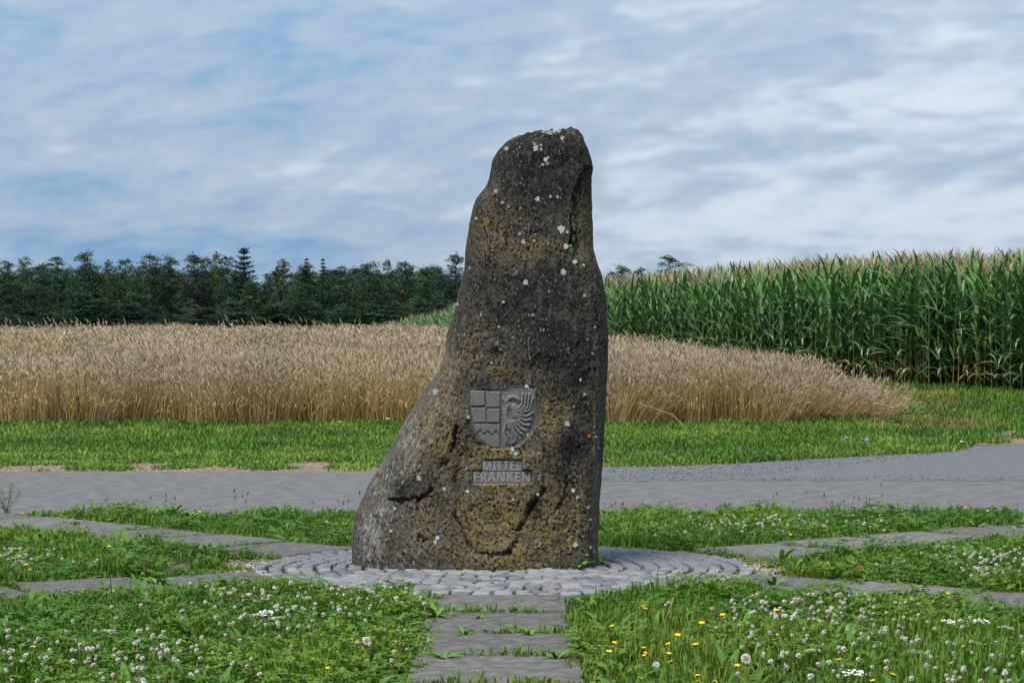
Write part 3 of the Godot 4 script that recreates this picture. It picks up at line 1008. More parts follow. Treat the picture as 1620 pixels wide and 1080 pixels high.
func carvings(root: Node3D, grain: Texture2D) -> void:
	var cut := grained(0.4, 0.9, grain, noise_tex(512, 0.1, 4, [], 83), 0.5, Color.WHITE, false, true)
	# the coat of arms: a plain backing, four quarters, the rake and half an eagle
	var shield := relief("coat_of_arms", outline([[88, 112], [1090, 125], [1095, 300], [1080, 470], [1040, 640], [985, 770], [900, 870], [790, 945], [680, 985], [560, 1008], [450, 1002], [340, 960], [240, 870], [175, 760], [120, 600], [95, 380]]), 0.001, 0.6, [], cut, root, 0.9, -0.010)
	relief("quarter", outline([[100, 122], [318, 126], [324, 352], [104, 356]]), 0.009, 0.7, [], cut, shield, 0.5, -0.008)
	relief("quarter", outline([[334, 134], [556, 138], [554, 374], [340, 378]]), 0.005, 0.7, [], cut, shield, 0.5, -0.008)
	relief("quarter", outline([[108, 378], [334, 380], [340, 606], [140, 610]]), 0.005, 0.7, [], cut, shield, 0.5, -0.008)
	relief("quarter", outline([[356, 398], [552, 398], [548, 612], [354, 610]]), 0.009, 0.7, [], cut, shield, 0.5, -0.008)
	relief("rake", outline([[145, 634], [552, 634], [548, 800], [488, 722], [425, 800], [362, 730], [296, 790], [250, 712], [195, 776], [170, 730]]), 0.008, 0.6, [], cut, shield, 0.45, -0.008)
	relief("rake_field", outline([[208, 786], [252, 736], [294, 812], [362, 752], [424, 820], [488, 744], [546, 822], [544, 992], [450, 986], [345, 944], [262, 870]]), 0.005, 0.6, [], cut, shield, 0.45, -0.008)
	var feathers := []
	for s in [
		[[[690, 240], [740, 215], [790, 225], [835, 262]], 34, 0.010], [[[835, 262], [850, 285], [835, 300]], 14, 0.008],
		[[[640, 300], [690, 240]], 30, 0.009], [[[600, 250], [640, 300], [640, 380]], 26, 0.007],
		[[[690, 330], [640, 420], [640, 520], [660, 620]], 40, 0.009], [[[760, 380], [790, 430], [800, 500]], 62, 0.011],
		[[[800, 420], [890, 330], [900, 180]], 22, 0.010], [[[830, 440], [935, 360], [955, 180]], 20, 0.011], [[[860, 450], [980, 380], [1005, 180]], 20, 0.010],
		[[[870, 470], [1010, 420], [1055, 240]], 20, 0.009], [[[860, 500], [960, 515], [1055, 460]], 22, 0.010],
		[[[850, 535], [940, 580], [1035, 560]], 24, 0.010], [[[830, 560], [900, 640], [1000, 650]], 24, 0.010],
		[[[810, 580], [860, 690], [940, 735]], 24, 0.010], [[[780, 590], [800, 700], [880, 790]], 24, 0.010], [[[740, 600], [750, 720], [810, 830]], 22, 0.010],
		[[[690, 600], [700, 690]], 40, 0.010], [[[690, 700], [720, 740], [790, 880]], 18, 0.008], [[[640, 640], [610, 760], [640, 900]], 22, 0.008],
		[[[660, 770], [720, 840], [740, 920]], 18, 0.009], [[[610, 820], [640, 930]], 16, 0.008], [[[700, 800], [660, 850], [690, 940]], 14, 0.007], [[[800, 860], [770, 920]], 16, 0.007]]:
		feathers.append([zoomed(s[0]), s[1] / 9.816, s[2]])
	relief("eagle", outline([[580, 140], [1080, 138], [1082, 300], [1066, 470], [1028, 632], [972, 760], [890, 856], [782, 930], [676, 970], [578, 992]]), 0.001, 0.6, feathers, cut, shield, 0.42, -0.008)
	# the lettering
	var font := SystemFont.new()
	font.font_names = PackedStringArray(["Droid Sans"])
	font.font_weight = 700
	for row in [["MITTEL", 764.5, 824.5, 727.5, 742.0], ["FRANKEN", 750.0, 838.5, 744.5, 760.0]]:
		var back := PackedVector2Array([Vector2(row[1] - 1.0, row[3] - 0.8), Vector2(row[2] + 1.0, row[3] - 0.8), Vector2(row[2] + 1.0, row[4] + 0.8), Vector2(row[1] - 1.0, row[4] + 0.8)])
		var plate := relief("lettering_panel", back, 0.001, 0.6, [], cut, root, 0.6, -0.007)
		var tm := TextMesh.new()
		tm.font = font
		tm.text = row[0]
		tm.font_size = 64
		tm.pixel_size = 0.001
		tm.depth = 0.007
		tm.curve_step = 2.0
		tm.horizontal_alignment = HORIZONTAL_ALIGNMENT_LEFT
		tm.vertical_alignment = VERTICAL_ALIGNMENT_TOP
		var o := obj("lettering", tm, grained(0.2, 0.9, grain, null, 0.0, lin(0.31, 0.31, 0.31), false), plate)
		var box := tm.get_aabb()
		var sx: float = (row[2] - row[1]) * S / maxf(box.size.x, 0.001)
		var sy: float = (row[4] - row[3]) * S / maxf(box.size.y, 0.001)
		o.scale = Vector3(sx, sy, 1)
		o.position = Vector3((row[1] - 752.0) * S - box.position.x * sx, CAM_H + (567.0 - row[4]) * S - box.position.y * sy, PLANE - 0.0062)


func plain(r: float, g: float, b: float, rough: float) -> StandardMaterial3D:
	var m := StandardMaterial3D.new()
	m.albedo_color = lin(r, g, b)
	m.roughness = rough
	m.metallic_specular = 0.3
	return m


func lichens(root: Node3D) -> void:
	var white := [[802, 233, 5], [850, 234, 5], [846, 229, 4], [854, 229, 4], [845, 238, 3], [855, 239, 4], [862, 256, 5], [866, 252, 3], [858, 260, 3], [868, 262, 3], [868, 211, 6], [878, 209, 5], [884, 213, 5], [861, 209, 4], [889, 222, 4], [873, 217, 3], [786, 302, 4], [794, 322.5, 4], [806, 327, 4], [825, 329, 2.5], [872, 314, 4], [881, 315, 3], [851, 314, 4], [889.5, 364, 7], [898, 366, 3], [894, 388, 6], [902, 388, 4], [830, 384, 5], [845.5, 382, 4], [825, 373, 3], [892, 430, 5.5], [911, 416, 4], [921, 420, 3.5], [831, 448, 4.5], [867, 460, 3], [797, 480, 4], [845.5, 500, 4], [725, 481, 4.5], [755, 344, 4], [743, 348, 4], [745, 421, 4], [923, 467, 3], [941, 517, 3], [927, 535, 3], [789, 516, 3], [689, 618, 5.5], [688, 627, 3], [832.6, 611, 4], [924, 621, 3], [897, 670, 5.5], [837, 685, 4], [813, 709, 5.5], [817, 714, 4], [809, 714, 3.5], [944, 693, 3], [945, 707, 3], [663, 753, 5], [647, 696, 3], [624, 805, 5], [622, 838, 5], [694, 847, 5.5], [692, 855, 4], [705.5, 771, 4], [740, 773, 4], [905.5, 774, 4], [912, 784, 4], [850, 778, 3], [810, 789, 4], [908.5, 862, 5], [941, 874, 4], [936, 866, 3], [927, 876, 3], [793, 740, 2.5], [742, 660, 3], [936, 560, 3], [919, 600, 3], [640, 815, 3], [711, 655, 3], [760, 500, 2.5], [905, 640, 2.5], [935, 820, 3], [928, 800, 3], [922, 845, 3], [779, 575, 2.5], [860, 520, 2.5], [700, 530, 2.5]]
	var orange := [[597, 754, 4], [593, 867, 5], [931, 688, 3.5], [783, 307, 4], [871, 260, 3], [857, 240, 2.5], [806, 228, 3], [783, 320, 2.5], [607, 825, 3], [672, 795, 2.5], [888, 242, 2.5], [890, 394, 2.5], [852, 377, 2], [780, 335, 2]]
	var wm := mat(0.95, 0.2)
	rng.seed = 900
	for set_ in [[white, "white_lichen", Color(0.42, 0.47, 0.475)], [orange, "orange_lichen", Color(0.30, 0.085, 0.02)]]:
		for q in set_[0]:
			var g := Geo.new()
			var r: float = q[2] * rr(0.6, 0.98)
			q = [q[0] + rr(-2.5, 2.5), q[1] + rr(-2.5, 2.5), q[2]]
			var m := 22
			var lob := []
			for i in m: lob.append(rr(0.6, 1.2))
			var cc: Color = set_[2]
			var tone := rr(0.75, 1.05) * (0.75 if r < 3.2 else 1.0)
			for ringi in 3:
				for i in m:
					var w := TAU * i / m
					var k: float = [0.35, 0.75, 1.0][ringi] * r * (lob[i] if ringi == 2 else lerpf(1.0, lob[i], 0.5))
					var t := tone * rr(0.7, 1.1) * (0.6 if ringi == 2 else 1.0)
					g.v.append(on_stone(q[0] + cos(w) * k, q[1] + sin(w) * k, [0.0045, 0.0045, 0.001][ringi]))
					g.n.append(Vector3(0, 0, 1)); g.c.append(Color(cc.r * t, cc.g * t, cc.b * t))
			g.v.append(on_stone(q[0], q[1], 0.004)); g.n.append(Vector3(0, 0, 1)); g.c.append(Color(cc.r * tone, cc.g * tone, cc.b * tone))
			for i in m:
				var i2 := (i + 1) % m
				g.ix.append_array(PackedInt32Array([3 * m, i, i2]))
				for ringi in 2:
					var a := ringi * m
					g.ix.append_array(PackedInt32Array([a + i, a + m + i, a + i2, a + i2, a + m + i, a + m + i2]))
			obj(set_[1], g.mesh(), wm, root)


# ---------------------------------------------------------------- the wood
func needle_spray(g: Geo, o: Vector3, size: float, flat: float, col: Color, count: int) -> void:
	for i in count:
		var d := Vector3(rr(-1, 1), rr(-1, 1) * flat, rr(-1, 1)) * size * 0.6
		var u := Vector3(rr(-1, 1), rr(-0.6, 0.8) * flat, rr(-1, 1)).normalized() * size * rr(0.35, 0.8)
		var w := Vector3(rr(-1, 1), rr(-0.7, 0.7), rr(-1, 1)).normalized() * size * rr(0.25, 0.5)
		var k := rr(0.7, 1.3)
		g.tri(o + d - u * 0.5, o + d + w, o + d + u, Color(col.r * k, col.g * k, col.b * k))


func tree_meshes(kind: String, sd: int) -> Array:       # [trunk, crown], 10 m tall
	rng.seed = sd
	var trunk := Geo.new()
	var crown := Geo.new()
	var bark0 := Color(0.075, 0.05, 0.038)
	var bark1 := Color(0.095, 0.055, 0.038)
	var pts := PackedVector3Array()
	var rad := PackedFloat32Array()
	var hue := Color(rr(0.8, 1.35), rr(0.85, 1.25), rr(0.75, 1.2))    # each tree has its own green
	var bendx := rr(-0.5, 0.5)
	var bendz := rr(-0.5, 0.5)
	for i in 8:
		var t := i / 7.0
		pts.append(Vector3(sin(t * 2.4) * bendx * t, t * (9.8 if kind != "pine" else 9.6), sin(t * 2.0) * bendz * t))
		rad.append(lerpf(0.19, 0.025, t))
	trunk.tube(pts, rad, 7, bark0, bark1)
	var at := func(t: float) -> Vector3:
		var q := clampf(t, 0.0, 0.999) * 7.0
		return pts[int(q)].lerp(pts[int(q) + 1], q - int(q))
	if kind == "pine":
		var lowest := rr(0.06, 0.24)
		var pads := rng.randi_range(30, 38)
		var lop := rr(0, TAU)
		for j in pads:
			var t := lerpf(lowest, 1.0, pow((j + rr(0.0, 0.9)) / pads, 0.92))
			var w := j * 2.39996 + rr(-0.5, 0.5)
			var span := 1.7 * pow(clampf((1.06 - t) / 0.5, 0.0, 1.0), 0.62) * rr(0.55, 1.15) * (1.0 + 0.25 * cos(w - lop))
			if t < 0.3: span *= lerpf(0.75, 1.0, t / 0.3)
			var o: Vector3 = at.call(t * 0.97)
			var c := o + Vector3(cos(w) * span, span * rr(0.0, 0.3) + (0.3 if t > 0.9 else 0.0), sin(w) * span)
			trunk.tube(PackedVector3Array([o, o.lerp(c, 0.6) + Vector3(0, -0.06, 0), c]), PackedFloat32Array([0.05, 0.035, 0.012]), 4, bark0, bark0)
			var rx := rr(0.68, 1.15) * (0.72 if t > 0.94 else 0.9 if t > 0.86 else 1.0)
			var ry := rx * rr(0.32, 0.55)
			var shade := rr(0.6, 1.45)
			for m in int(24 + rx * 30.0):
				var q := Vector3(rng.randfn(0, 0.5), rng.randfn(0, 0.45), rng.randfn(0, 0.5))
				var spray_tone := shade * rr(0.8, 1.2)  # random tone of each needle spray
				needle_spray(crown, c + Vector3(q.x * rx, q.y * ry - (q.x * q.x + q.z * q.z) * 0.12, q.z * rx), rr(0.2, 0.38), 0.5, Color(0.031 * spray_tone * hue.r, 0.071 * spray_tone * hue.g, 0.042 * spray_tone * hue.b), 4)
	elif kind == "spruce":
		for j in 22:
			var t := lerpf(0.06, 0.97, j / 21.0)
			var span := (1.0 - t) * 2.7 + 0.2
			var arms := 7
			for k in arms:
				var w := j * 1.3 + TAU * k / arms + rr(-0.2, 0.2)
				var len := span * rr(0.8, 1.15)
				var o: Vector3 = at.call(t)
				var tip := o + Vector3(cos(w) * len, -len * 0.25 + 0.1, sin(w) * len)
				for m in int(2 + len * 4.0):
					var f := (m + 0.7) / (2.0 + len * 4.0)
					needle_spray(crown, o.lerp(tip, f) + Vector3(0, -0.05 - 0.1 * f, 0), rr(0.2, 0.34), 0.5, Color(0.016, 0.036, 0.024), 5)
	elif kind == "open_spruce":                        # bare-looking top with separate upswept whorls
		for j in 15:
			var t := lerpf(0.2, 0.97, j / 14.0) + rr(-0.012, 0.012)
			var span := (1.0 - t) * 3.4 + 0.3
			var arms := 7
			for k in arms:
				var w := j * 0.7 + TAU * k / arms + rr(-0.15, 0.15)
				var len := span * rr(0.8, 1.15)
				var o: Vector3 = at.call(t)
				var tip := o + Vector3(cos(w) * len, len * 0.38, sin(w) * len)
				trunk.tube(PackedVector3Array([o, tip]), PackedFloat32Array([0.035, 0.012]), 4, bark0, bark0)
				for m in int(3 + len * 5.0):
					var f := (m + 0.8) / (3.0 + len * 5.0)
					needle_spray(crown, o.lerp(tip, f) + Vector3(rr(-0.1, 0.1), rr(-0.1, 0.06), rr(-0.1, 0.1)), 0.3, 0.55, Color(0.016, 0.036, 0.026), 6)
	else:                                             # larch or birch: finer, olive
		for j in 260:
			var t := pow(rng.randf(), 0.75)
			var span := 1.75 * sin(PI * clampf(1.03 - t * 0.93, 0, 1) * 0.72) + 0.12
			var w := rr(0, TAU)
			var o: Vector3 = at.call(0.12 + t * 0.87)
			var r := span * sqrt(rng.randf())
			var k := rr(0.75, 1.25)
			needle_spray(crown, o + Vector3(cos(w) * r, rr(-0.25, 0.2) - r * 0.12, sin(w) * r), rr(0.24, 0.42), 0.8, Color(0.048 * k, 0.066 * k, 0.026 * k), 9)
	return [trunk.mesh(), crown.mesh()]


func wood() -> void:
	var bark := mat(0.95, 0.3)
	var leaf := mat(0.85, 0.3, 0.25)
	var kinds := {"pine": [], "spruce": [], "open_spruce": [], "larch": []}
	var sd := 500
	for k in kinds:
		for i in {"pine": 9, "spruce": 2, "open_spruce": 1, "larch": 2}[k]:
			kinds[k].append(tree_meshes(k, sd)); sd += 1
	# trees of the front edge: [photograph x of the trunk, y of its top, kind, spread, depth, label]
	var edge := [
		[-40, 412, "pine", 1.0, 298, "dark pine just past the left edge of the view"],
		[8, 416, "pine", 1.0, 294, "first dark pine at the left edge of the wood, cut by the frame"],
		[38, 410, "pine", 0.7, 300, "slim pine with a narrow pointed tip near the left edge of the wood"],
		[62, 421, "pine", 1.0, 292, "rounded low pine right of the slim pointed pine at the left edge"],
		[92, 408, "pine", 1.1, 297, "broad pine with two blunt tops left of the tall ragged pine"],
		[132, 402, "pine", 1.0, 302, "tall ragged pine with an open wind-blown top over the layered pine"],
		[124, 446, "pine", 1.25, 284, "low bright green pine with flat layered boughs before the wood"],
		[168, 414, "larch", 0.8, 296, "narrow olive larch right of the tall ragged pine"],
		[198, 412, "pine", 0.95, 299, "pine with a dense domed top right of the narrow olive larch"],
		[236, 405, "pine", 1.05, 297, "tall pine with a brown dead tuft on its left shoulder"],
		[214, 440, "pine", 1.1, 288, "low dark pine below the dense domed pine"],
		[270, 409, "pine", 0.85, 300, "slim pine with a knobbly double top left of the paired pines"],
		[302, 405, "pine", 1.0, 296, "left one of two close pines with blocky tops"],
		[322, 411, "pine", 0.9, 303, "right one of two close pines with blocky tops"],
		[340, 402, "larch", 0.75, 299, "tall thin larch with a feathery tip left of the whorled spruce"],
		[362, 407, "pine", 0.85, 295, "pine with a ragged side bough beside the whorled spruce"],
		[384, 394, "open_spruce", 1.15, 297, "tall spruce with upswept whorled branches standing above the wood"],
		[402, 446, "pine", 1.0, 288, "low pine under the whorled spruce"],
		[424, 436, "pine", 0.6, 300, "small thin pine in the dip right of the whorled spruce"],
		[452, 412, "larch", 1.2, 295, "broad olive green larch left of the two black spruces"],
		[487, 409, "spruce", 0.85, 303, "left one of two dark pointed spruces"],
		[512, 410, "spruce", 0.85, 301, "right one of two dark pointed spruces"],
		[476, 452, "pine", 1.15, 287, "low spreading pine below the two dark pointed spruces"],
		[543, 424, "pine", 1.1, 296, "rounded pine right of the two dark pointed spruces"],
		[582, 417, "pine", 1.2, 298, "broad flat-topped pine in the middle of the wood"],
		[568, 452, "larch", 0.9, 288, "small olive tree in front of the broad flat-topped pine"],
		[614, 414, "pine", 0.55, 301, "thin dark pine with a narrow tip right of the flat-topped pine"],
		[642, 417, "pine", 1.2, 297, "wide dark pine with a lumpy crown left of the standing stone"],
		[668, 426, "pine", 1.0, 294, "low dense pine between the lumpy pine and the stone"],
		[692, 430, "pine", 0.95, 298, "shorter pine near the left edge of the standing stone"],
		[718, 405, "pine", 0.9, 300, "tall pine with tufted layers touching the stone's left outline"],
		[742, 424, "pine", 1.0, 297, "pine mostly hidden behind the left side of the standing stone"],
		[968, 431, "pine", 0.7, 300, "small dark treetop touching the stone's right outline"],
		[987, 423, "pine", 0.95, 302, "rounded treetop above the corn right of the stone"],
		[1010, 427, "pine", 0.95, 299, "right one of the small treetops beside the stone"],
		[1060, 408, "pine", 1.25, 296, "lone dark pine crown rising above the cornfield"]]
	for e in edge:
		var d: float = e[4]
		var x: float = (e[0] - 810.0) / F * d
		var g := ground(x, d)
		var tall: float = CAM_H + (567.0 - e[1]) / F * d - g
		var pair: Array = kinds[e[2]][rng.randi() % kinds[e[2]].size()]
		plant_tree(pair, Vector3(x, g - 0.1, -d), tall, e[3], bark, leaf, e[5], "trees at the edge of the wood")
	rng.seed = 612
	for row in 3:
		for i in 44:
			var d := 306.0 + row * 11.0 + rr(-4, 4)
			var x := lerpf(-92.0, -4.0, (i + rr(0.1, 0.9)) / 44.0) * d / 300.0
			var g := ground(x, d)
			var tall := rr(8.3, 10.2) + row * 0.2
			var px := 810.0 + x / d * F
			if px > 395 and px < 440: tall -= 2.2
			if px > 690 and px < 740: tall -= 1.2
			plant_tree(kinds["larch"][rng.randi() % 2] if rng.randf() < 0.12 else kinds["pine"][rng.randi() % 9], Vector3(x, g - 0.1, -d), tall, rr(0.95, 1.3), bark, leaf, "tree standing deep in the wood behind the front row of pines", "trees deep in the wood")
	# shrubs and young trees that close the foot of the wood
	for i in 46:
		var d := 288.0 + rr(-4, 5)
		var x := lerpf(-92.0, -4.0, (i + rr(0.1, 0.9)) / 46.0) * d / 300.0
		plant_tree(kinds["pine"][rng.randi() % 9], Vector3(x, ground(x, d) - 0.6, -d), rr(3.4, 5.6), rr(1.7, 2.4), bark, leaf, "young bushy pine at the shaded foot of the wood", "young pines at the foot of the wood")


func plant_tree(pair: Array, at: Vector3, tall: float, spread: float, bark: Material, leaf: Material, label: String, group: String) -> void:
	var o := thing("pine_tree", at, rr(0, TAU))
	obj("trunk", pair[0], bark, o)
	obj("crown", pair[1], leaf, o)
	var k := tall / 10.0 * 1.06
	o.scale = Vector3(lerpf(k, 1.0, 0.4) * spread, k, lerpf(k, 1.0, 0.4) * spread)
	tag(o, label, "tree", group)


# ---------------------------------------------------------------- fields
func wheat_clump(sd: int, stalks: int) -> ArrayMesh:       # 1 m tall, ears on top
	rng.seed = sd
	var g := Geo.new()
	for i in stalks:
		var o := Vector3(rr(-0.1, 0.1), 0, rr(-0.1, 0.1))
		var w := rr(0, TAU)
		var lean := Vector3(cos(w), 0, sin(w)) * absf(rng.randfn(0.0, 0.13))
		var h := rr(0.80, 0.98)
		var a := rr(0, PI)
		var side := Vector3(cos(a), 0, sin(a))
		var p1 := o + lean * 0.3 + Vector3(0, h * 0.5, 0)
		var p2 := o + lean + Vector3(0, h, 0)
		var k := rr(0.8, 1.2)
		var straw0 := Color(0.295 * k, 0.212 * k, 0.082 * k)
		var straw1 := Color(0.31 * k, 0.235 * k, 0.108 * k)
		g.ribbon(PackedVector3Array([o, p1, p2]), PackedFloat32Array([0.0034, 0.003, 0.0022]), side, straw0, straw1)
		if rng.randf() < 0.5:                              # a dry leaf blade
			var b := rr(0, TAU)
			var od := Vector3(cos(b), 0, sin(b))
			var q := o + lean * 0.4 + Vector3(0, h * rr(0.4, 0.75), 0)
			g.ribbon(PackedVector3Array([q, q + od * 0.09 + Vector3(0, 0.06, 0), q + od * 0.2 + Vector3(0, -0.04, 0)]), PackedFloat32Array([0.005, 0.005, 0.001]), Vector3(-od.z, 0, od.x), straw1, straw0)
		# nodding ear
		var nod := (Vector3(lean.x, 0, lean.z).normalized() * rr(0.25, 0.95) + Vector3(0, rr(0.35, 1.0), 0)).normalized()
		var len := rr(0.075, 0.11)
		var ear := Color(0.315 * k, 0.262 * k, 0.178 * k)
		var q0 := p2
		var q1 := p2 + nod * len * 0.5
		var q2 := p2 + nod * len + Vector3(0, -0.012, 0)
		g.tube(PackedVector3Array([q0, q0 + nod * len * 0.18, q1, q2]), PackedFloat32Array([0.0025, 0.0065, 0.007, 0.002]), 4, ear, ear)
		for m in 4:                                        # awns
			var b := rr(0, TAU)
			var od := (nod + Vector3(cos(b), rr(-0.2, 0.4), sin(b)) * 0.32).normalized()
			var s0 := q0.lerp(q2, rr(0.2, 0.9))
			g.tri(s0, s0 + od * 0.06, s0 + Vector3(0.003, 0.002, 0.002), ear)
	return g.mesh()


func wheat() -> void:
	var m := mat(0.8, 0.3, 0.3)
	var kinds := 6
	var sw := []
	for i in kinds: sw.append(Swarm.new())
	rng.seed = 1200
	var lodge := FastNoiseLite.new(); lodge.seed = 44; lodge.frequency = 0.16; lodge.fractal_octaves = 2
	var d := 32.8
	while d < 84.0:
		var step := 0.115 if d < 34.8 else 0.165 if d < 42.0 else 0.22 if d < 55.0 else 0.32
		var reach := d * 0.2425 + 3.0
		var x := -reach
		while x < minf(reach, 7.0):
			var px := x + rr(-0.5, 0.5) * step
			var pd := d + rr(-0.5, 0.5) * step
			if in_wheat(px, pd):
				var l := lodge.get_noise_2d(px, pd)
				var lean := smoothstep(0.05, 0.45, l) * 0.7
				var into := pd - wheat_front(px)
				var h := (1.05 + 0.07 * nz.get_noise_2d(px * 6.0, pd * 6.0)) * lerpf(rr(0.55, 1.0), 1.0, smoothstep(0.0, 1.6, into)) * rr(0.88, 1.07)
				if px > 3.0: h *= lerpf(1.0, 0.9, smoothstep(3.0, 6.0, px))
				if px > 5.6: h *= rr(0.7, 1.0)
				var k := 1.0 + 0.22 * nz.get_noise_2d(px * 3.0, pd * 1.5)
				var grey := clampf(0.5 + l, 0.0, 1.0)
				sw[rng.randi() % kinds].put(Vector3(px, ground(px, pd) - 0.02, -pd), rr(0, TAU), rr(0.9, 1.15) * (1.0 if d < 42 else 1.5 if d < 55 else 2.0), h, rr(-0.16, 0.16) + lean * 0.6, rr(-0.16, 0.16) - lean, Color(k, k * lerpf(1.0, 0.97, grey), k * lerpf(0.9, 1.15, grey)))
			x += step
		d += step
	for i in kinds:
		swarm_obj("wheat", wheat_clump(1300 + i, 9), m, sw[i], "ripe golden wheat standing in the field behind the road", "wheat")


func corn_leaf(g: Geo, o: Vector3, az: float, rise: float, len: float, wid: float, droop: float, c0: Color, c1: Color) -> void:
	var d := Vector3(cos(az), 0, sin(az))
	var side := Vector3(-d.z, 0, d.x)
	var m := 8
	var k := g.v.size()
	var p := o
	var ang := rise
	var twist := rr(-0.5, 0.5)
	for i in m + 1:
		var t := float(i) / m
		var w := wid * minf(1.0, (0.55 + t * 2.0)) * pow(1.0 - t, 0.6) * 0.5
		if i == m: w = 0.001
		var dir := d * cos(ang) + Vector3.UP * sin(ang)
		var nn := side.cross(dir).normalized()
		var sd := side.rotated(dir, twist * t + sin(t * 9.0 + az) * 0.18)
		var n2 := sd.cross(dir).normalized()
		var col := c0.lerp(c1, t)
		g.v.append(p - sd * w + n2 * -w * 0.35); g.v.append(p); g.v.append(p + sd * w + n2 * -w * 0.35)
		g.n.append((n2 + sd * 0.3).normalized()); g.n.append(n2); g.n.append((n2 - sd * 0.3).normalized())
		var rib := Color(col.r * 1.35 + 0.01, col.g * 1.25, col.b * 1.3)
		g.c.append(col); g.c.append(rib); g.c.append(col)
		p += dir * len / m
		ang -= droop * (0.35 + 1.3 * t) / m
	for i in m:
		var a := k + i * 3
		for q in 2:
			g.ix.append_array(PackedInt32Array([a + q, a + q + 3, a + q + 1, a + q + 1, a + q + 3, a + q + 4]))


func corn_meshes(sd: int) -> Array:        # [stalk, leaves, tassel], about 2.5 m tall
	rng.seed = sd
	var stalk := Geo.new()
	var leaves := Geo.new()
	var tassel := Geo.new()
	var lean := Vector3(rr(-0.06, 0.06), 0, rr(-0.06, 0.06))
	var pts := PackedVector3Array()
	var rad := PackedFloat32Array()
	for i in 8:
		var t := i / 7.0
		pts.append(Vector3(lean.x * t * t, 2.15 * t, lean.z * t * t)); rad.append(lerpf(0.014, 0.005, t))
	stalk.tube(pts, rad, 5, Color(0.15, 0.12, 0.04), Color(0.09, 0.16, 0.03))
	var n := rng.randi_range(12, 14)
	var az0 := rr(0, TAU)
	for i in n:
		var t := lerpf(0.12, 0.97, float(i) / (n - 1))
		var az := az0 + i * PI + rr(-0.45, 0.45)
		var o := pts[int(t * 7)].lerp(pts[mini(int(t * 7) + 1, 7)], t * 7 - int(t * 7))
		var len := 0.85 * (0.6 + 0.5 * sin(PI * clampf(t + 0.05, 0, 1))) * rr(0.85, 1.15)
		var rise := lerpf(0.75, 1.33, t) + rr(-0.15, 0.12)
		var droop := lerpf(3.0, 0.8, t) * rr(0.6, 1.3)
		var k := rr(0.75, 1.25)
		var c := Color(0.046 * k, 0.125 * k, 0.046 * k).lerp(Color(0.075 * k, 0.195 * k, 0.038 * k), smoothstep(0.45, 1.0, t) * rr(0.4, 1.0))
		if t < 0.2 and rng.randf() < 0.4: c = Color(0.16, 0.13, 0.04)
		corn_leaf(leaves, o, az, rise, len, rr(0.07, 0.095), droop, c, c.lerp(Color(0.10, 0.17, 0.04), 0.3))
	for i in 2:                              # ears with dark silk
		if rng.randf() < 0.6:
			var t := rr(0.4, 0.52)
			var az := rr(0, TAU)
			var o := pts[int(t * 7)]
			var dd := Vector3(cos(az) * 0.35, 1, sin(az) * 0.35).normalized()
			leaves.tube(PackedVector3Array([o, o + dd * 0.08, o + dd * 0.18, o + dd * 0.25]), PackedFloat32Array([0.012, 0.026, 0.024, 0.006]), 6, Color(0.10, 0.17, 0.04), Color(0.14, 0.2, 0.05))
			leaves.tube(PackedVector3Array([o + dd * 0.24, o + dd * 0.29 + Vector3(cos(az), 0, sin(az)) * 0.02]), PackedFloat32Array([0.012, 0.016]), 5, Color(0.12, 0.05, 0.03), Color(0.09, 0.04, 0.025))
	var top := pts[7]
	tassel.tube(PackedVector3Array([top, top + Vector3(0, 0.2, 0), top + Vector3(rr(-0.03, 0.03), 0.42, 0)]), PackedFloat32Array([0.005, 0.007, 0.002]), 4, Color(0.16, 0.18, 0.06), Color(0.36, 0.27, 0.19))
	for i in 5:
		var az := rr(0, TAU)
		var o := top + Vector3(0, rr(0.08, 0.2), 0)
		var d := Vector3(cos(az), 0, sin(az))
		tassel.tube(PackedVector3Array([o, o + d * 0.05 + Vector3(0, 0.1, 0), o + d * rr(0.09, 0.15) + Vector3(0, rr(0.12, 0.22), 0)]), PackedFloat32Array([0.003, 0.006, 0.0015]), 3, Color(0.3, 0.23, 0.14), Color(0.38, 0.28, 0.20))
	return [stalk.mesh(), leaves.mesh(), tassel.mesh()]


func joined(parts: Array) -> ArrayMesh:
	var g := Geo.new()
	for m in parts:
		var a: Array = m.surface_get_arrays(0)
		var k := g.v.size()
		g.v.append_array(a[Mesh.ARRAY_VERTEX]); g.n.append_array(a[Mesh.ARRAY_NORMAL]); g.c.append_array(a[Mesh.ARRAY_COLOR])
		for i in a[Mesh.ARRAY_INDEX]: g.ix.append(i + k)
	return g.mesh()


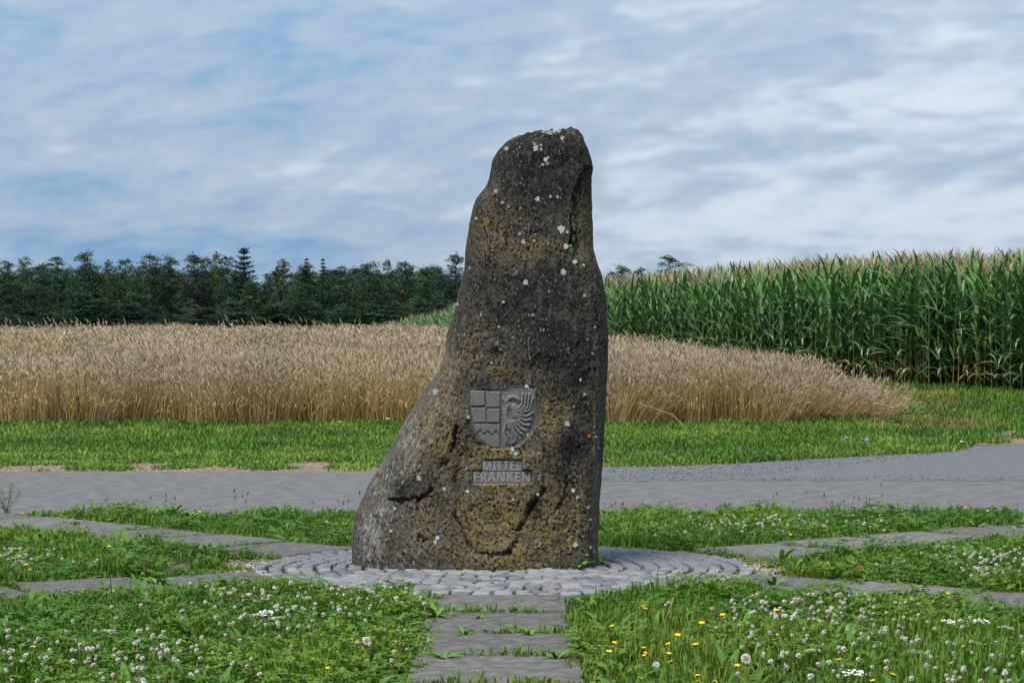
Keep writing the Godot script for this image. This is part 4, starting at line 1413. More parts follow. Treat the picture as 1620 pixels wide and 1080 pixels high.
func corn() -> void:
	var m := mat(0.38, 0.5, 0.35)
	var dry := mat(0.9, 0.3, 0.2)
	var kinds := []
	for i in 7: kinds.append(corn_meshes(1500 + i))
	var protos := []
	var spots := []
	rng.seed = 1600
	for s in CORN_LINE.size() - 1:
		var a: Vector2 = CORN_LINE[s]
		var b: Vector2 = CORN_LINE[s + 1]
		var dir := (b - a).normalized()
		var n := Vector2(-dir.y, dir.x)
		if n.dot(Vector2(0.5, 1)) < 0.0: n = -n
		var length := a.distance_to(b)
		var rows := 14 if s < 4 else 12
		for r in rows:
			var pitch := 0.15 if r < 3 else 0.19 if r < 7 else 0.3
			if s >= 4: pitch *= 1.5
			var t := -0.3
			while t < length + 0.5:
				var p := a + dir * (t + rr(-0.05, 0.05)) + n * (r * 0.72 + rr(-0.06, 0.06))
				if rng.randf() > 0.06: spots.append([p, r])
				t += pitch
	var visible_now := func(p: Vector2) -> bool: return absf(p.x) < p.y * 0.2425 + 0.5
	var order := range(spots.size())
	var key := PackedFloat32Array()
	for s in spots:
		var p: Vector2 = s[0]
		key.append((p.y + s[1] * 3.0 + (0.0 if visible_now.call(p) else 1000.0)) if s[1] < 3 else 5000.0)
	order.sort_custom(func(i, j): return key[i] < key[j])
	var sw := []
	for i in kinds.size():
		sw.append(Swarm.new())
		protos.append(null)
	for k in order.size():
		var p: Vector2 = spots[order[k]][0]
		var kind := rng.randi() % kinds.size()
		var tall := lerpf(0.94, 1.13, smoothstep(1.0, 10.0, p.x)) * rr(0.93, 1.06)
		if p.y > 62.0: tall *= 0.93
		var yaw := rr(0, TAU)
		var g := ground(p.x, p.y)
		var tone := rr(0.85, 1.2)
		if k < 300:
			var o: Node3D
			if protos[kind] == null:
				o = thing("corn_plant", Vector3.ZERO)
				obj("stalk", kinds[kind][0], m, o); obj("leaves", kinds[kind][1], m, o); obj("tassel", kinds[kind][2], dry, o)
				tag(o, "tall green corn plant with arching leaves in the front rows of the cornfield", "corn plant", "corn plants in the front rows of the cornfield")
				protos[kind] = o
			else:
				o = protos[kind].duplicate()
				o.name = numbered("corn_plant")
				add_child(o, true)
			o.position = Vector3(p.x, g - 0.02, -p.y)
			o.rotation = Vector3(rr(-0.04, 0.04), yaw, rr(-0.04, 0.04))
			o.scale = Vector3.ONE * tall
		else:
			sw[kind].put(Vector3(p.x, g - 0.02, -p.y), yaw, tall, tall, rr(-0.04, 0.04), rr(-0.04, 0.04), Color(tone, tone, tone))
	for i in kinds.size():
		swarm_obj("cornfield", joined(kinds[i]), m, sw[i], "dense green corn filling the field behind its front rows", "cornfield")


# ---------------------------------------------------------------- lawn and verges
func tuft_mesh(sd: int, blades: int, spread: float, width: float) -> ArrayMesh:    # blades about 1 tall
	rng.seed = sd
	var g := Geo.new()
	for i in blades:
		var w := rr(0, TAU)
		var o := Vector3(rr(-1, 1), 0, rr(-1, 1)) * spread
		var d := Vector3(cos(w), 0, sin(w))
		var h := rr(0.45, 1.0)
		var out := rr(0.08, 0.6) * h
		var sa := w + PI / 2 + rr(-0.5, 0.5)
		var side := Vector3(cos(sa), 0, sin(sa))
		var k := rr(0.8, 1.2)
		var c0 := Color(0.9 * k, 1.0 * k, 0.8 * k)
		var c1 := Color(1.15 * k, 1.1 * k, 0.9 * k)
		if rng.randf() < 0.07:
			c0 = Color(2.6, 1.6, 2.2); c1 = Color(3.2, 1.9, 2.6)
		g.ribbon(PackedVector3Array([o, o + d * out * 0.2 + Vector3(0, h * 0.45, 0), o + d * out * 0.55 + Vector3(0, h * 0.8, 0), o + d * out + Vector3(0, h * rr(0.8, 1.0), 0)]), PackedFloat32Array([width * 0.7, width, width * 0.75, width * 0.08]), side, c0, c1)
	return g.mesh()


func leaflet(g: Geo, o: Vector3, d: Vector3, up: Vector3, len: float, wid: float, col: Color) -> void:
	var s := d.cross(up).normalized()
	var tip := o + d * len + up * len * 0.1
	var l := o + d * len * 0.62 + s * wid + up * len * 0.16
	var r := o + d * len * 0.62 - s * wid + up * len * 0.16
	var mid := o + d * len * 0.6
	g.tri(o, l, mid, col); g.tri(l, tip, mid, col); g.tri(o, mid, r, col); g.tri(mid, tip, r, col)


func clover_clump(sd: int) -> ArrayMesh:        # about 0.1 m across, 0.08 tall
	rng.seed = sd
	var g := Geo.new()
	for i in 7:
		var o := Vector3(rr(-0.05, 0.05), rr(0.03, 0.085), rr(-0.05, 0.05))
		var w := rr(0, TAU)
		var up := Vector3(rr(-0.4, 0.4), 1, rr(-0.4, 0.4)).normalized()
		var k := rr(0.75, 1.25)
		var col := Color(k, k, k * 0.9)
		g.ribbon(PackedVector3Array([Vector3(o.x * 0.6, 0, o.z * 0.6), o]), PackedFloat32Array([0.001, 0.001]), Vector3(cos(w), 0, sin(w)), col, col)
		for j in 3:
			var a := w + TAU * j / 3.0
			var d := (Vector3(cos(a), 0, sin(a)) - up * Vector3(cos(a), 0, sin(a)).dot(up)).normalized()
			leaflet(g, o, d, up, rr(0.016, 0.024), rr(0.008, 0.011), col)
	return g.mesh()


func rosette(sd: int, n: int, len: float, wid: float, rise: float, jag: float) -> Geo:      # dandelion or plantain leaves
	rng.seed = sd
	var g := Geo.new()
	for i in n:
		var az := TAU * i / n + rr(-0.4, 0.4)
		var d := Vector3(cos(az), 0, sin(az))
		var l := len * rr(0.65, 1.15)
		var ang := rise + rr(-0.3, 0.3)
		var p := d * 0.008
		var side := Vector3(-d.z, 0, d.x)
		var k := g.v.size()
		var m := 7
		var tone := rr(0.75, 1.25)
		for q in m + 1:
			var t := float(q) / m
			var w := wid * sin(PI * clampf(0.12 + t * 0.86, 0, 1)) * (1.0 - jag * (q % 2))
			var dir := d * cos(ang) + Vector3.UP * sin(ang)
			var nn := side.cross(dir).normalized()
			var col := Color(tone, tone, tone * 0.9)
			g.v.append(p - side * w + nn * -w * 0.3); g.v.append(p); g.v.append(p + side * w + nn * -w * 0.3)
			g.n.append(nn); g.n.append(nn); g.n.append(nn)
			g.c.append(col); g.c.append(Color(col.r * 1.5, col.g * 1.3, col.b * 1.4)); g.c.append(col)
			p += dir * l / m
			ang -= (rise * 0.9 + 0.35) / m
		for q in m:
			var a := k + q * 3
			for z in 2:
				g.ix.append_array(PackedInt32Array([a + z, a + z + 3, a + z + 1, a + z + 1, a + z + 3, a + z + 4]))
	return g


# how lush the lawn is and of what it is made, by place: x = grass height, y = clover share
func bed(x: float, d: float) -> Vector2:
	var rel := Vector2(x, d) - CIRCLE
	var p := nz.get_noise_2d(x * 7.0, d * 7.0)
	if d < 11.5 and absf(x + 0.06) < 3.3 and rel.y < -0.3:
		if x < -0.35:                                     # front left: deep clover near the circle, thinner to the left
			var deep := clampf(0.7 + p * 0.9 + 0.35 * smoothstep(-2.6, -1.2, x), 0.0, 1.0)
			return Vector2(lerpf(0.075, 0.10, deep), deep)
		var k := smoothstep(0.75, 1.3, x + p * 0.35) * smoothstep(8.6, 9.6, d + p)
		return Vector2(lerpf(0.10, 0.075, k), maxf(k * 0.95, clampf(p * 1.4 + 0.25, 0.0, 0.7)))
	if d > 12.6 and rel.x > 0.9 and d < 16.3: return Vector2(0.08, clampf(0.55 + p, 0.0, 1.0))
	if d > 12.6 and d < 16.3: return Vector2(0.075, clampf(0.2 + p, 0.0, 1.0))
	if x > 2.2: return Vector2(0.065, clampf(0.6 + p, 0.0, 1.0))
	return Vector2(0.06, clampf(p + 0.15, 0.0, 0.8))


func bare(x: float, d: float) -> bool:
	var rel := Vector2(x, d) - CIRCLE
	var r := rel.length()
	if r < 1.43: return true
	if r < 1.56 and nz.get_noise_2d(x * 30.0, d * 30.0) < 0.12: return true
	if rel.x < -1.3 and rel.x > -1.95 and rel.y > -0.25 and rel.y < 0.75 and nz.get_noise_2d(x * 16.0, d * 16.0) < 0.25: return true
	if rel.x > 1.35 and rel.x < 1.9 and rel.y > -0.2 and rel.y < 0.8 and nz.get_noise_2d(x * 16.0, d * 16.0 + 50.0) < 0.1: return true
	return false


func lawn() -> void:
	var gm := mat(0.6, 0.35, 0.8)
	var sw := []
	var kinds := 5
	for i in kinds: sw.append(Swarm.new())
	var cl := [Swarm.new(), Swarm.new(), Swarm.new()]
	var broad := [Swarm.new(), Swarm.new()]
	rng.seed = 2000
	var d := 6.6
	while d < 16.35:
		var step := 0.042 if d < 12.0 else 0.05
		var reach := d * 0.2425 + 1.5
		var x := -reach
		while x < reach:
			var px := x + rr(-0.6, 0.6) * step
			var pd := d + rr(-0.6, 0.6) * step
			x += step
			if pd > road_near(px) - 0.02 + rr(-0.12, 0.1) or bare(px, pd) or on_slab(px, pd, rr(-0.05, 0.03)): continue
			var b := bed(px, pd)
			var n2 := nz.get_noise_2d(px * 12.0 + 40.0, pd * 12.0)
			var n3 := nz.get_noise_2d(px * 3.0 - 70.0, pd * 3.0)
			var shrink := 1.0
			if on_slab(px, pd, 0.10): shrink = 0.6
			if Vector2(px, pd).distance_to(CIRCLE) < 1.6: shrink = 0.5
			if rng.randf() < b.y * 0.78:
				if rng.randf() < 0.75:
					var k := rr(0.8, 1.2)
					cl[rng.randi() % 3].put(Vector3(px, 0.0, -pd), rr(0, TAU), rr(0.85, 1.3), rr(0.75, 1.45) * shrink * (1.0 + 0.7 * n2), 0, 0, Color(0.070 * k, 0.158 * k, 0.022 * k).lerp(Color(0.118 * k, 0.20 * k, 0.024 * k), clampf(0.25 + n3 + n2 * 0.8, 0.0, 1.0)))
				if rng.randf() < 0.5: continue
			var k2 := 1.0 + 0.35 * n2
			var n4 := nz.get_noise_2d(px * 22.0 + 90.0, pd * 22.0)
			var col := Color(0.076, 0.16, 0.021).lerp(Color(0.128, 0.19, 0.03), clampf(0.35 + n3 * 0.9 + rr(-0.2, 0.2), 0.0, 1.0))
			sw[rng.randi() % kinds].put(Vector3(px, 0.0, -pd), rr(0, TAU), rr(0.8, 1.2) * 0.085, b.x * rr(0.65, 1.3) * shrink * (1.0 + 0.55 * n2 + 0.4 * n4), rr(-0.2, 0.2), rr(-0.2, 0.2), Color(col.r * k2, col.g * k2, col.b * k2))
			if rng.randf() < (0.10 if px < -0.3 and pd < 11.2 else 0.05 if pd > 13.0 else 0.035) * (1.0 + 1.6 * n3):
				broad[rng.randi() % 2].put(Vector3(px, 0.005, -pd), rr(0, TAU), rr(0.7, 1.4) * shrink, rr(0.7, 1.6) * shrink, rr(-0.25, 0.25), rr(-0.25, 0.25), Color(0.075, 0.18, 0.022).lerp(Color(0.11, 0.2, 0.03), rng.randf()))
		d += step
	for i in kinds:
		swarm_obj("lawn_grass", tuft_mesh(2100 + i, 11, 0.42, 0.045), gm, sw[i], "short green lawn grass growing round the slab paths", "grass")
	for i in 3:
		swarm_obj("clover_leaves", clover_clump(2200 + i), gm, cl[i], "dense green clover leaves covering the lawn beds", "clover")
	for i in 2:
		swarm_obj("lawn_weeds", rosette(2300 + i, 7, 0.12, 0.014, 0.9, 0.35 * i).mesh(), gm, broad[i], "small broad-leaved weeds scattered through the lawn", "weeds")


func verge() -> void:
	var gm := mat(0.6, 0.35, 0.8)
	var sw := []
	for i in 4: sw.append(Swarm.new())
	var gpoly := PackedVector2Array(GRAVEL)
	rng.seed = 2500
	var d := 22.0
	while d < 47.0:
		var step := 0.085 if d < 28.0 else 0.1
		var reach := d * 0.2425 + 3.0
		var x := -reach
		while x < reach:
			var px := x + rr(-0.6, 0.6) * step
			var pd := d + rr(-0.6, 0.6) * step
			x += step
			var n := nz.get_noise_2d(px * 8.0, pd * 8.0)
			var n2 := nz.get_noise_2d(px * 2.6 + 30.0, pd * 2.6)
			var near := 24.0 + nz.get_noise_2d(px * 7.0, 90.0) * 0.45 - smoothstep(-1.0, 2.5, px) * 1.0
			if pd < near and not (pd > road_far(px) + 0.25 and n > 0.22): continue
			if Geometry2D.is_point_in_polygon(Vector2(px, pd), gpoly) and not (n > 0.3 and pd > 28.0): continue
			if in_wheat(px, pd - 0.9): continue
			if pd > 36.0 and px < along(WHEAT_EDGE, pd): continue
			if px < 6.0 and pd > 36.5: continue
			var tall := 0.085 + 0.03 * smoothstep(26.0, 33.0, pd) + n * 0.05
			if pd < near + 0.3: tall *= 0.6
			if pd > wheat_front(px) - 0.7: tall *= 1.15
			if px > 6.2 and pd > 33.0: tall *= 1.4
			var k := (0.9 + 0.5 * n + 0.3 * n2) * rr(0.75, 1.2)
			var col := Color(0.078, 0.168, 0.022).lerp(Color(0.13, 0.205, 0.034), clampf(0.4 + n2 + rr(-0.2, 0.2), 0.0, 1.0))
			if px > 5.6 and px < 8.5 and pd > 31.5 and n2 > 0.0: col = col.lerp(Color(0.2, 0.15, 0.07), 0.45)
			sw[rng.randi() % 4].put(Vector3(px, ground(px, pd), -pd), rr(0, TAU), 0.15 * rr(0.8, 1.3), tall * rr(0.7, 1.3), rr(-0.15, 0.15), rr(-0.15, 0.15), Color(col.r * k, col.g * k, col.b * k))
		d += step
	for i in 4:
		swarm_obj("verge_grass", tuft_mesh(2600 + i, 12, 0.5, 0.05), gm, sw[i], "rough green verge grass between the road and the fields", "grass")
	# leafy weeds along the wheat's foot and in the verge
	var weed := [Swarm.new(), Swarm.new()]
	rng.seed = 2700
	for i in 2000:
		var x := rr(-11.0, 7.0)
		var p := wheat_front(x) + rng.randfn(-0.3, 0.35)
		var thick := nz.get_noise_2d(x * 9.0, 200.0)
		if thick < -0.15: continue
		var k := rr(0.7, 1.2)
		weed[i % 2].put(Vector3(x, ground(x, p), -p), rr(0, TAU), rr(0.8, 1.5), rr(0.7, 1.5), rr(-0.2, 0.2), rr(-0.2, 0.2), Color(0.06 * k, 0.125 * k, 0.02))
	for i in 1100:
		var p := rr(23.6, 33.0)
		var x := rr(-1, 1) * p * 0.27
		if Geometry2D.is_point_in_polygon(Vector2(x, p), gpoly) or nz.get_noise_2d(x * 5.0, p * 5.0) < 0.0: continue
		if p < 24.2 - smoothstep(-1.0, 2.5, x) * 1.0: continue
		var k := rr(0.8, 1.3)
		weed[i % 2].put(Vector3(x, ground(x, p), -p), rr(0, TAU), rr(0.5, 1.0), rr(0.5, 1.1), rr(-0.2, 0.2), rr(-0.2, 0.2), Color(0.075 * k, 0.18 * k, 0.02))
	for i in 2:
		swarm_obj("verge_weeds", rosette(2800 + i, 8, 0.15, 0.02, 1.1, 0.4 * i).mesh(), gm, weed[i], "leafy green weeds at the foot of the wheat and in the verge", "weeds")


# ---------------------------------------------------------------- flowers and single weeds
func clover_head(sd: int, old: float) -> Geo:
	rng.seed = sd
	var g := Geo.new()
	for i in 46:
		var y := 1.0 - 2.0 * (i + 0.5) / 46.0
		var w := i * 2.39996
		var d := Vector3(sqrt(1 - y * y) * cos(w), y, sqrt(1 - y * y) * sin(w))
		if y < -0.25: d = (d + Vector3(0, -0.7, 0)).normalized()
		var s := d.cross(Vector3(0.3, 0.9, 0.2)).normalized()
		var t := d.cross(s)
		var col := Color(0.66, 0.65, 0.60).lerp(Color(0.55, 0.38, 0.36), clampf(-y * 0.6 + 0.15, 0.0, 1.0))
		if y < -0.1 - 0.5 + old * 1.3: col = Color(0.22, 0.12, 0.06).lerp(Color(0.42, 0.26, 0.17), rng.randf())
		var r := 0.0105 * rr(0.85, 1.15)
		var o := d * 0.0035
		g.tri(o + s * 0.0012, d * r + t * 0.0022, d * r * 0.8 + s * 0.003, col)
		g.tri(o - s * 0.0012, d * r * 0.85 - s * 0.003, d * r - t * 0.0016, col)
		g.tri(d * r * 0.75 + s * 0.0028, d * r * 1.05, d * r * 0.75 - s * 0.0028, col)
	return g


func daisy_head(petals: int, r: float, inner: float, pc: Color, cc: Color, tilt: float) -> Geo:
	var g := Geo.new()
	for i in petals:
		var w := TAU * i / petals + rr(-0.1, 0.1)
		var d := Vector3(cos(w), 0, sin(w))
		var s := Vector3(-d.z, 0, d.x) * r * 2.2 / petals
		var rk := r * rr(0.85, 1.05)
		var up := Vector3(0, tilt * r * rr(0.5, 1.2), 0)
		g.quad(d * inner * 0.6 - s * 0.5, d * rk * 0.7 - s + up * 0.7, d * rk + up, d * rk * 0.7 + s + up * 0.7, pc)
		g.tri(d * inner * 0.6 - s * 0.5, d * rk * 0.7 + s + up * 0.7, d * inner * 0.6 + s * 0.5, pc)
		var d2 := Vector3(cos(w + TAU / petals), 0, sin(w + TAU / petals))
		g.tri(Vector3(0, inner * 0.6, 0), d * inner, d2 * inner, cc)
	return g


func stem_geo(h: float, bend: float, r: float, col: Color) -> Geo:
	var g := Geo.new()
	g.tube(PackedVector3Array([Vector3(-bend, 0, 0), Vector3(-bend * 0.3, h * 0.5, 0), Vector3(0, h, 0)]), PackedFloat32Array([r, r * 0.9, r * 0.7]), 4, col, col)
	return g


func flower(called: String, at: Vector2, h: float, head: Mesh, stem: Mesh, hm: Material, sm: Material, label: String, category: String, group: String, size := 1.0, lift := 0.0) -> Node3D:
	var o := thing(called, Vector3(at.x, ground(at.x, at.y) + lift, -at.y), rr(0, TAU))
	var s := obj("stem", stem, sm, o)
	s.scale = Vector3(1, h, 1)
	var q := obj("flower_head", head, hm, o)
	q.position = Vector3(0, h, 0)
	q.scale = Vector3.ONE * size
	q.rotation = Vector3(rr(-0.35, 0.35), 0, rr(-0.35, 0.35))
	tag(o, label, category, group)
	return o


func flowers() -> void:
	var pm := mat(0.7, 0.3, 0.4)
	var sm := mat(0.7, 0.3, 0.2)
	rng.seed = 3000
	var green := stem_geo(1.0, 0.012, 0.0011, Color(0.10, 0.17, 0.05)).mesh()
	var red := stem_geo(1.0, 0.02, 0.0018, Color(0.20, 0.08, 0.05)).mesh()
	# ---- white clover: [centre px, centre py, spread x, spread y in px, count, zone]
	var heads := []
	for i in 6: heads.append(clover_head(3100 + i, [0.0, 0.05, 0.1, 0.25, 0.35, 0.8][i]).mesh())
	var zones := [
		[500, 938, 110, 12, 95, "front left bed beside the cobbles"], [440, 975, 50, 10, 30, "front left bed beside the cobbles"], [590, 1000, 70, 30, 26, "front left bed beside the cobbles"],
		[170, 1040, 130, 30, 110, "front left bed at the bottom corner"], [60, 1010, 50, 20, 30, "front left bed at the bottom corner"], [300, 985, 90, 30, 30, "front left bed at the bottom corner"],
		[20, 880, 24, 9, 38, "grass between the two left paths"], [130, 890, 50, 12, 8, "grass between the two left paths"],
		[1210, 826, 110, 8, 95, "bed between the right path and the road"], [1080, 840, 80, 10, 20, "bed between the right path and the road"], [560, 826, 90, 8, 14, "strip between the left path and the road"],
		[1568, 885, 40, 14, 90, "grass between the two right paths"], [1470, 892, 50, 12, 10, "grass between the two right paths"],
		[1250, 965, 80, 18, 100, "front right bed beside the slab path"], [1400, 985, 100, 26, 85, "front right bed beside the slab path"], [1560, 1050, 60, 24, 50, "front right bed at the bottom corner"], [1330, 1045, 110, 25, 40, "front right bed at the bottom corner"]]
	var all := []
	for z in zones:
		for i in z[4]:
			var h := rr(0.085, 0.145)
			var px: float = z[0] + rng.randfn(0.0, 1.0) * z[2]
			var py: float = z[1] + clampf(rng.randfn(0.0, 1.0), -1.4, 2.2) * z[3]
			var p := spot(px, py, h)
			if bare(p.x, p.y) or on_slab(p.x, p.y, -0.02) or p.y > 16.0: continue
			all.append([p, h, z[5]])
	all.sort_custom(func(a, b): return a[0].y < b[0].y)
	var rest := []
	for i in 6: rest.append(Swarm.new())
	var rest_stem := Swarm.new()
	var protos := {}
	for i in all.size():
		var a = all[i]
		var k := rng.randi() % 6 if rng.randf() < 0.7 else rng.randi() % 3
		var size := rr(0.6, 1.02)
		if i < 300:
			var o: Node3D
			if protos.has(k):
				o = protos[k].duplicate()
				o.name = numbered("clover_flower")
				add_child(o, true)
				o.position = Vector3(a[0].x, 0, -a[0].y)
				o.rotation.y = rr(0, TAU)
				o.get_child(0).scale = Vector3(1, a[1], 1)
				o.get_child(1).position = Vector3(0, a[1], 0)
				o.get_child(1).scale = Vector3.ONE * size
				o.get_child(1).rotation = Vector3(rr(-0.3, 0.3), 0, rr(-0.3, 0.3))
			else:
				o = flower("clover_flower", a[0], a[1], heads[k], green, pm, sm, "", "clover flower", "white clover flowers in the lawn", size)
				protos[k] = o
			tag(o, ("faded brownish" if k == 5 else "round white") + " clover flower in the " + a[2], "clover flower", "white clover flowers in the lawn")
		else:
			rest[k].put(Vector3(a[0].x, a[1], -a[0].y), rr(0, TAU), size, size, rr(-0.3, 0.3), rr(-0.3, 0.3), Color.WHITE)
			rest_stem.put(Vector3(a[0].x, 0, -a[0].y), rr(0, TAU), 1.0, a[1], 0, 0, Color.WHITE)
	for i in 6:
		swarm_obj("far_clover_flowers", heads[i], pm, rest[i], "small white clover flowers farther back in the lawn", "clover flowers")
	swarm_obj("far_clover_stems", green, sm, rest_stem, "thin green stems of the farther clover flowers", "clover flowers")
	# ---- yellow hawkbit, one by one from the photograph
	var hawk := []
	for i in 3:
		rng.seed = 3200 + i
		var g := daisy_head(18, 0.019, 0.007, Color(0.72, 0.50, 0.02), Color(0.66, 0.38, 0.012), 0.25)
		var cup := Geo.new()
		cup.tube(PackedVector3Array([Vector3(0, -0.012, 0), Vector3(0, -0.006, 0), Vector3(0, 0.001, 0)]), PackedFloat32Array([0.002, 0.006, 0.007]), 6, Color(0.07, 0.1, 0.03), Color(0.09, 0.13, 0.03))
		g.add(cup, Transform3D())
		hawk.append(g.mesh())
	var yellow := [[172, 864], [268, 841], [264, 848], [310, 845], [277, 862], [290, 865], [216, 894], [40, 893], [22, 883], [47, 900], [386, 922], [343, 926], [417, 905], [345, 910], [134, 933], [160, 978], [53, 1022], [628, 997], [592, 1014], [576, 1016], [518, 1056], [528, 1050], [592, 1049], [596, 1073], [555, 1011], [377, 819], [45, 817], [35, 812], [315, 809],
		[968, 990], [991, 1012], [972, 1016], [963, 1017], [1018, 1024], [1021, 1032], [1019, 1036], [1058, 1033], [1061, 1046], [1057, 1018], [1072, 1004], [1013, 1072], [1103, 1068], [1105, 1077], [1020, 962], [1017, 975], [963, 1030], [1154, 1047], [1166, 1052], [1131, 1077], [1122, 1012], [1018, 958], [1100, 1019], [1307, 970], [1327, 1043], [1547, 983], [1600, 1008], [1424, 1018], [1228, 965], [1110, 985], [1143, 972], [1178, 895], [1498, 938], [1520, 802], [1528, 803], [1570, 804], [1563, 808], [1594, 833], [1604, 835], [1593, 842], [1250, 845], [1380, 1076], [1412, 1066], [1500, 1054]]
	rng.seed = 3250
	for q in yellow:
		var tall := rr(0.16, 0.22) if q[1] < 812 else rr(0.11, 0.17)
		var p := spot(q[0], q[1], tall)
		var where := "front left bed" if p.y < 11.3 and p.x < -0.3 else "grass right of the slab path" if p.y < 11.0 and p.x < 1.2 else "front right clover bed" if p.y < 11.2 else "grass by the left paths" if p.x < 0 else "grass by the right paths"
		flower("hawkbit_flower", p, tall, hawk[rng.randi() % 3], green, pm, sm, "small yellow hawkbit flower on a thin stem in the " + where, "yellow flower", "yellow hawkbit flowers in the lawn", rr(0.5, 0.8))
	# ---- dandelion clocks
	var clock := Geo.new()
	rng.seed = 3300
	for i in 150:
		var y := 1.0 - 2.0 * (i + 0.5) / 150.0
		var w := i * 2.39996
		var d := Vector3(sqrt(1 - y * y) * cos(w), y, sqrt(1 - y * y) * sin(w))
		var s := d.cross(Vector3(0.2, 0.4, 0.9)).normalized()
		var t := d.cross(s)
		clock.tri(d * 0.004, d * 0.018 + s * 0.0003, d * 0.018 - s * 0.0003, Color(0.6, 0.58, 0.52))
		for k in 4:
			var f := s.rotated(d, k * PI / 4 + 0.3)
			clock.tri(d * 0.0195 - f * 0.004, d * 0.0185 + d.cross(f) * 0.0004, d * 0.0195 + f * 0.004, Color(0.82, 0.82, 0.8))
	clock.tube(PackedVector3Array([Vector3(0, -0.004, 0), Vector3(0, 0.0, 0), Vector3(0, 0.004, 0)]), PackedFloat32Array([0.003, 0.005, 0.002]), 6, Color(0.2, 0.15, 0.08), Color(0.2, 0.15, 0.08))
	var cm := clock.mesh()
	for q in [[580, 1013, 0.19, "half-blown white dandelion clock on a red stem left of the slab path", 0.7], [1180, 1041, 0.17, "round white dandelion clock right of the slab path", 0.85], [1038, 1051, 0.13, "closed white dandelion seed head among the yellow flowers", 0.6], [393, 894, 0.06, "small white seed head on the bare earth by the cobbles", 0.6]]:
		var o := flower("dandelion_clock", spot(q[0], q[1], q[2]), q[2], cm, red, pm, sm, q[3], "dandelion", "", q[4])
		o.get_child(1).rotation = Vector3.ZERO
	# ---- yarrow and wild carrot umbels
	var umbels := []
	for i in 2:
		rng.seed = 3400 + i
		var u := Geo.new()
		for k in 34:
			var w := rr(0, TAU)
			var r := 0.036 * sqrt(rng.randf())
			var o := Vector3(cos(w) * r, rr(-0.003, 0.005) - r * r * 4.0, sin(w) * r)
			u.tri(Vector3(0, -0.03, 0), o, o + Vector3(0.0012, 0, 0.0012), Color(0.12, 0.16, 0.06))
			for m in 5:
				var a := TAU * m / 5 + w
				var d := Vector3(cos(a), 0, sin(a)) * 0.0052
				u.tri(o, o + d + Vector3(-d.z, 0, d.x) * 0.45, o + d - Vector3(-d.z, 0, d.x) * 0.45 + Vector3(0, 0.0012, 0), Color(0.8, 0.8, 0.77))
		umbels.append(u.mesh())
	for q in [[1285, 1027, 0.10, 0.85, "white yarrow umbel in the clover right of the path, the middle one"], [1350, 1062, 0.11, 1.15, "large white wild carrot umbel near the bottom edge right of the path"], [1552, 981, 0.12, 1.0, "pale lilac-white umbel beside the right slab path"], [1500, 982, 0.12, 0.9, "flat white umbel seen edge-on left of the lilac-white one"], [1590, 991, 0.12, 0.95, "white umbel near the right edge of the picture"], [420, 968, 0.11, 1.0, "left one of the flat white umbels in the front left bed"], [436, 976, 0.11, 0.9, "right one of the flat white umbels in the front left bed"], [408, 972, 0.1, 0.8, "lowest flat white umbel in the front left bed"], [1450, 1030, 0.10, 1.2, "loose white umbel among the clover at the lower right"]]:
		var o := flower("umbel_flower", spot(q[0], q[1], q[2]), q[2], umbels[rng.randi() % 2], green, pm, sm, q[4], "white flower", "", q[3])
		o.get_child(1).rotation *= 0.5
	# ---- blue chicory and white daisies by the wheat
	rng.seed = 3500
	var blue := daisy_head(14, 0.03, 0.006, Color(0.16, 0.19, 0.62), Color(0.12, 0.14, 0.4), 0.2).mesh()
	for q in [[1340, 692], [1357, 684], [1372, 695], [1345, 703], [1352, 707], [1354, 701], [1362, 703], [1370, 706], [1357, 709], [1612, 645], [1617, 650], [1606, 647]]:
		var p := Vector2((q[0] - 810.0) / F * (28.5 if q[0] < 1500 else 36.0), 28.5 if q[0] < 1500 else 36.0)
		var tall: float = CAM_H + (567.0 - q[1]) / F * p.y - ground(p.x, p.y)
		flower("chicory_flower", p, maxf(tall, 0.05), blue, green, pm, sm, "small blue chicory flower " + ("in the verge before the end of the wheat" if q[0] < 1500 else "in the grass at the right edge of the picture"), "blue flower", "blue chicory flowers", rr(0.9, 1.3))
	var daisy := daisy_head(16, 0.026, 0.01, Color(0.8, 0.8, 0.78), Color(0.7, 0.42, 0.02), 0.1).mesh()
	for q in [[1514, 687, 29.5], [1517, 691, 29.5], [1522, 698, 28.2], [1527, 698, 28.2], [1496, 694, 29.0], [1506, 699, 28.2], [1480, 656, 34.0], [1510, 648, 35.0], [1421, 686, 29.5], [58, 676, 31.5], [64, 680, 31.5], [52, 682, 31.0], [68, 675, 31.5], [46, 683, 31.0], [20, 626, 33.0], [24, 634, 33.0], [18, 642, 33.0], [46, 631, 33.0], [533, 666, 32.5], [538, 667, 32.5], [613, 662, 32.5]]:
		var p := Vector2((q[0] - 810.0) / F * q[2], q[2])
		var tall: float = CAM_H + (567.0 - q[1]) / F * p.y - ground(p.x, p.y)
		flower("daisy_flower", p, maxf(tall, 0.05), daisy, green, pm, sm, "white daisy flower " + ("on the verge by the field track" if q[0] > 1300 else "at the foot of the wheat left of the stone"), "white flower", "white daisies by the wheat", rr(1.0, 1.5))
	# ---- ribwort plantain spikes against the road
	rng.seed = 3600
	var spike := Geo.new()
	spike.tube(PackedVector3Array([Vector3(0, -0.004, 0), Vector3(0, 0.006, 0), Vector3(0, 0.018, 0), Vector3(0, 0.028, 0)]), PackedFloat32Array([0.002, 0.0065, 0.0055, 0.001]), 6, Color(0.06, 0.05, 0.025), Color(0.09, 0.07, 0.035))
	var sp := spike.mesh()
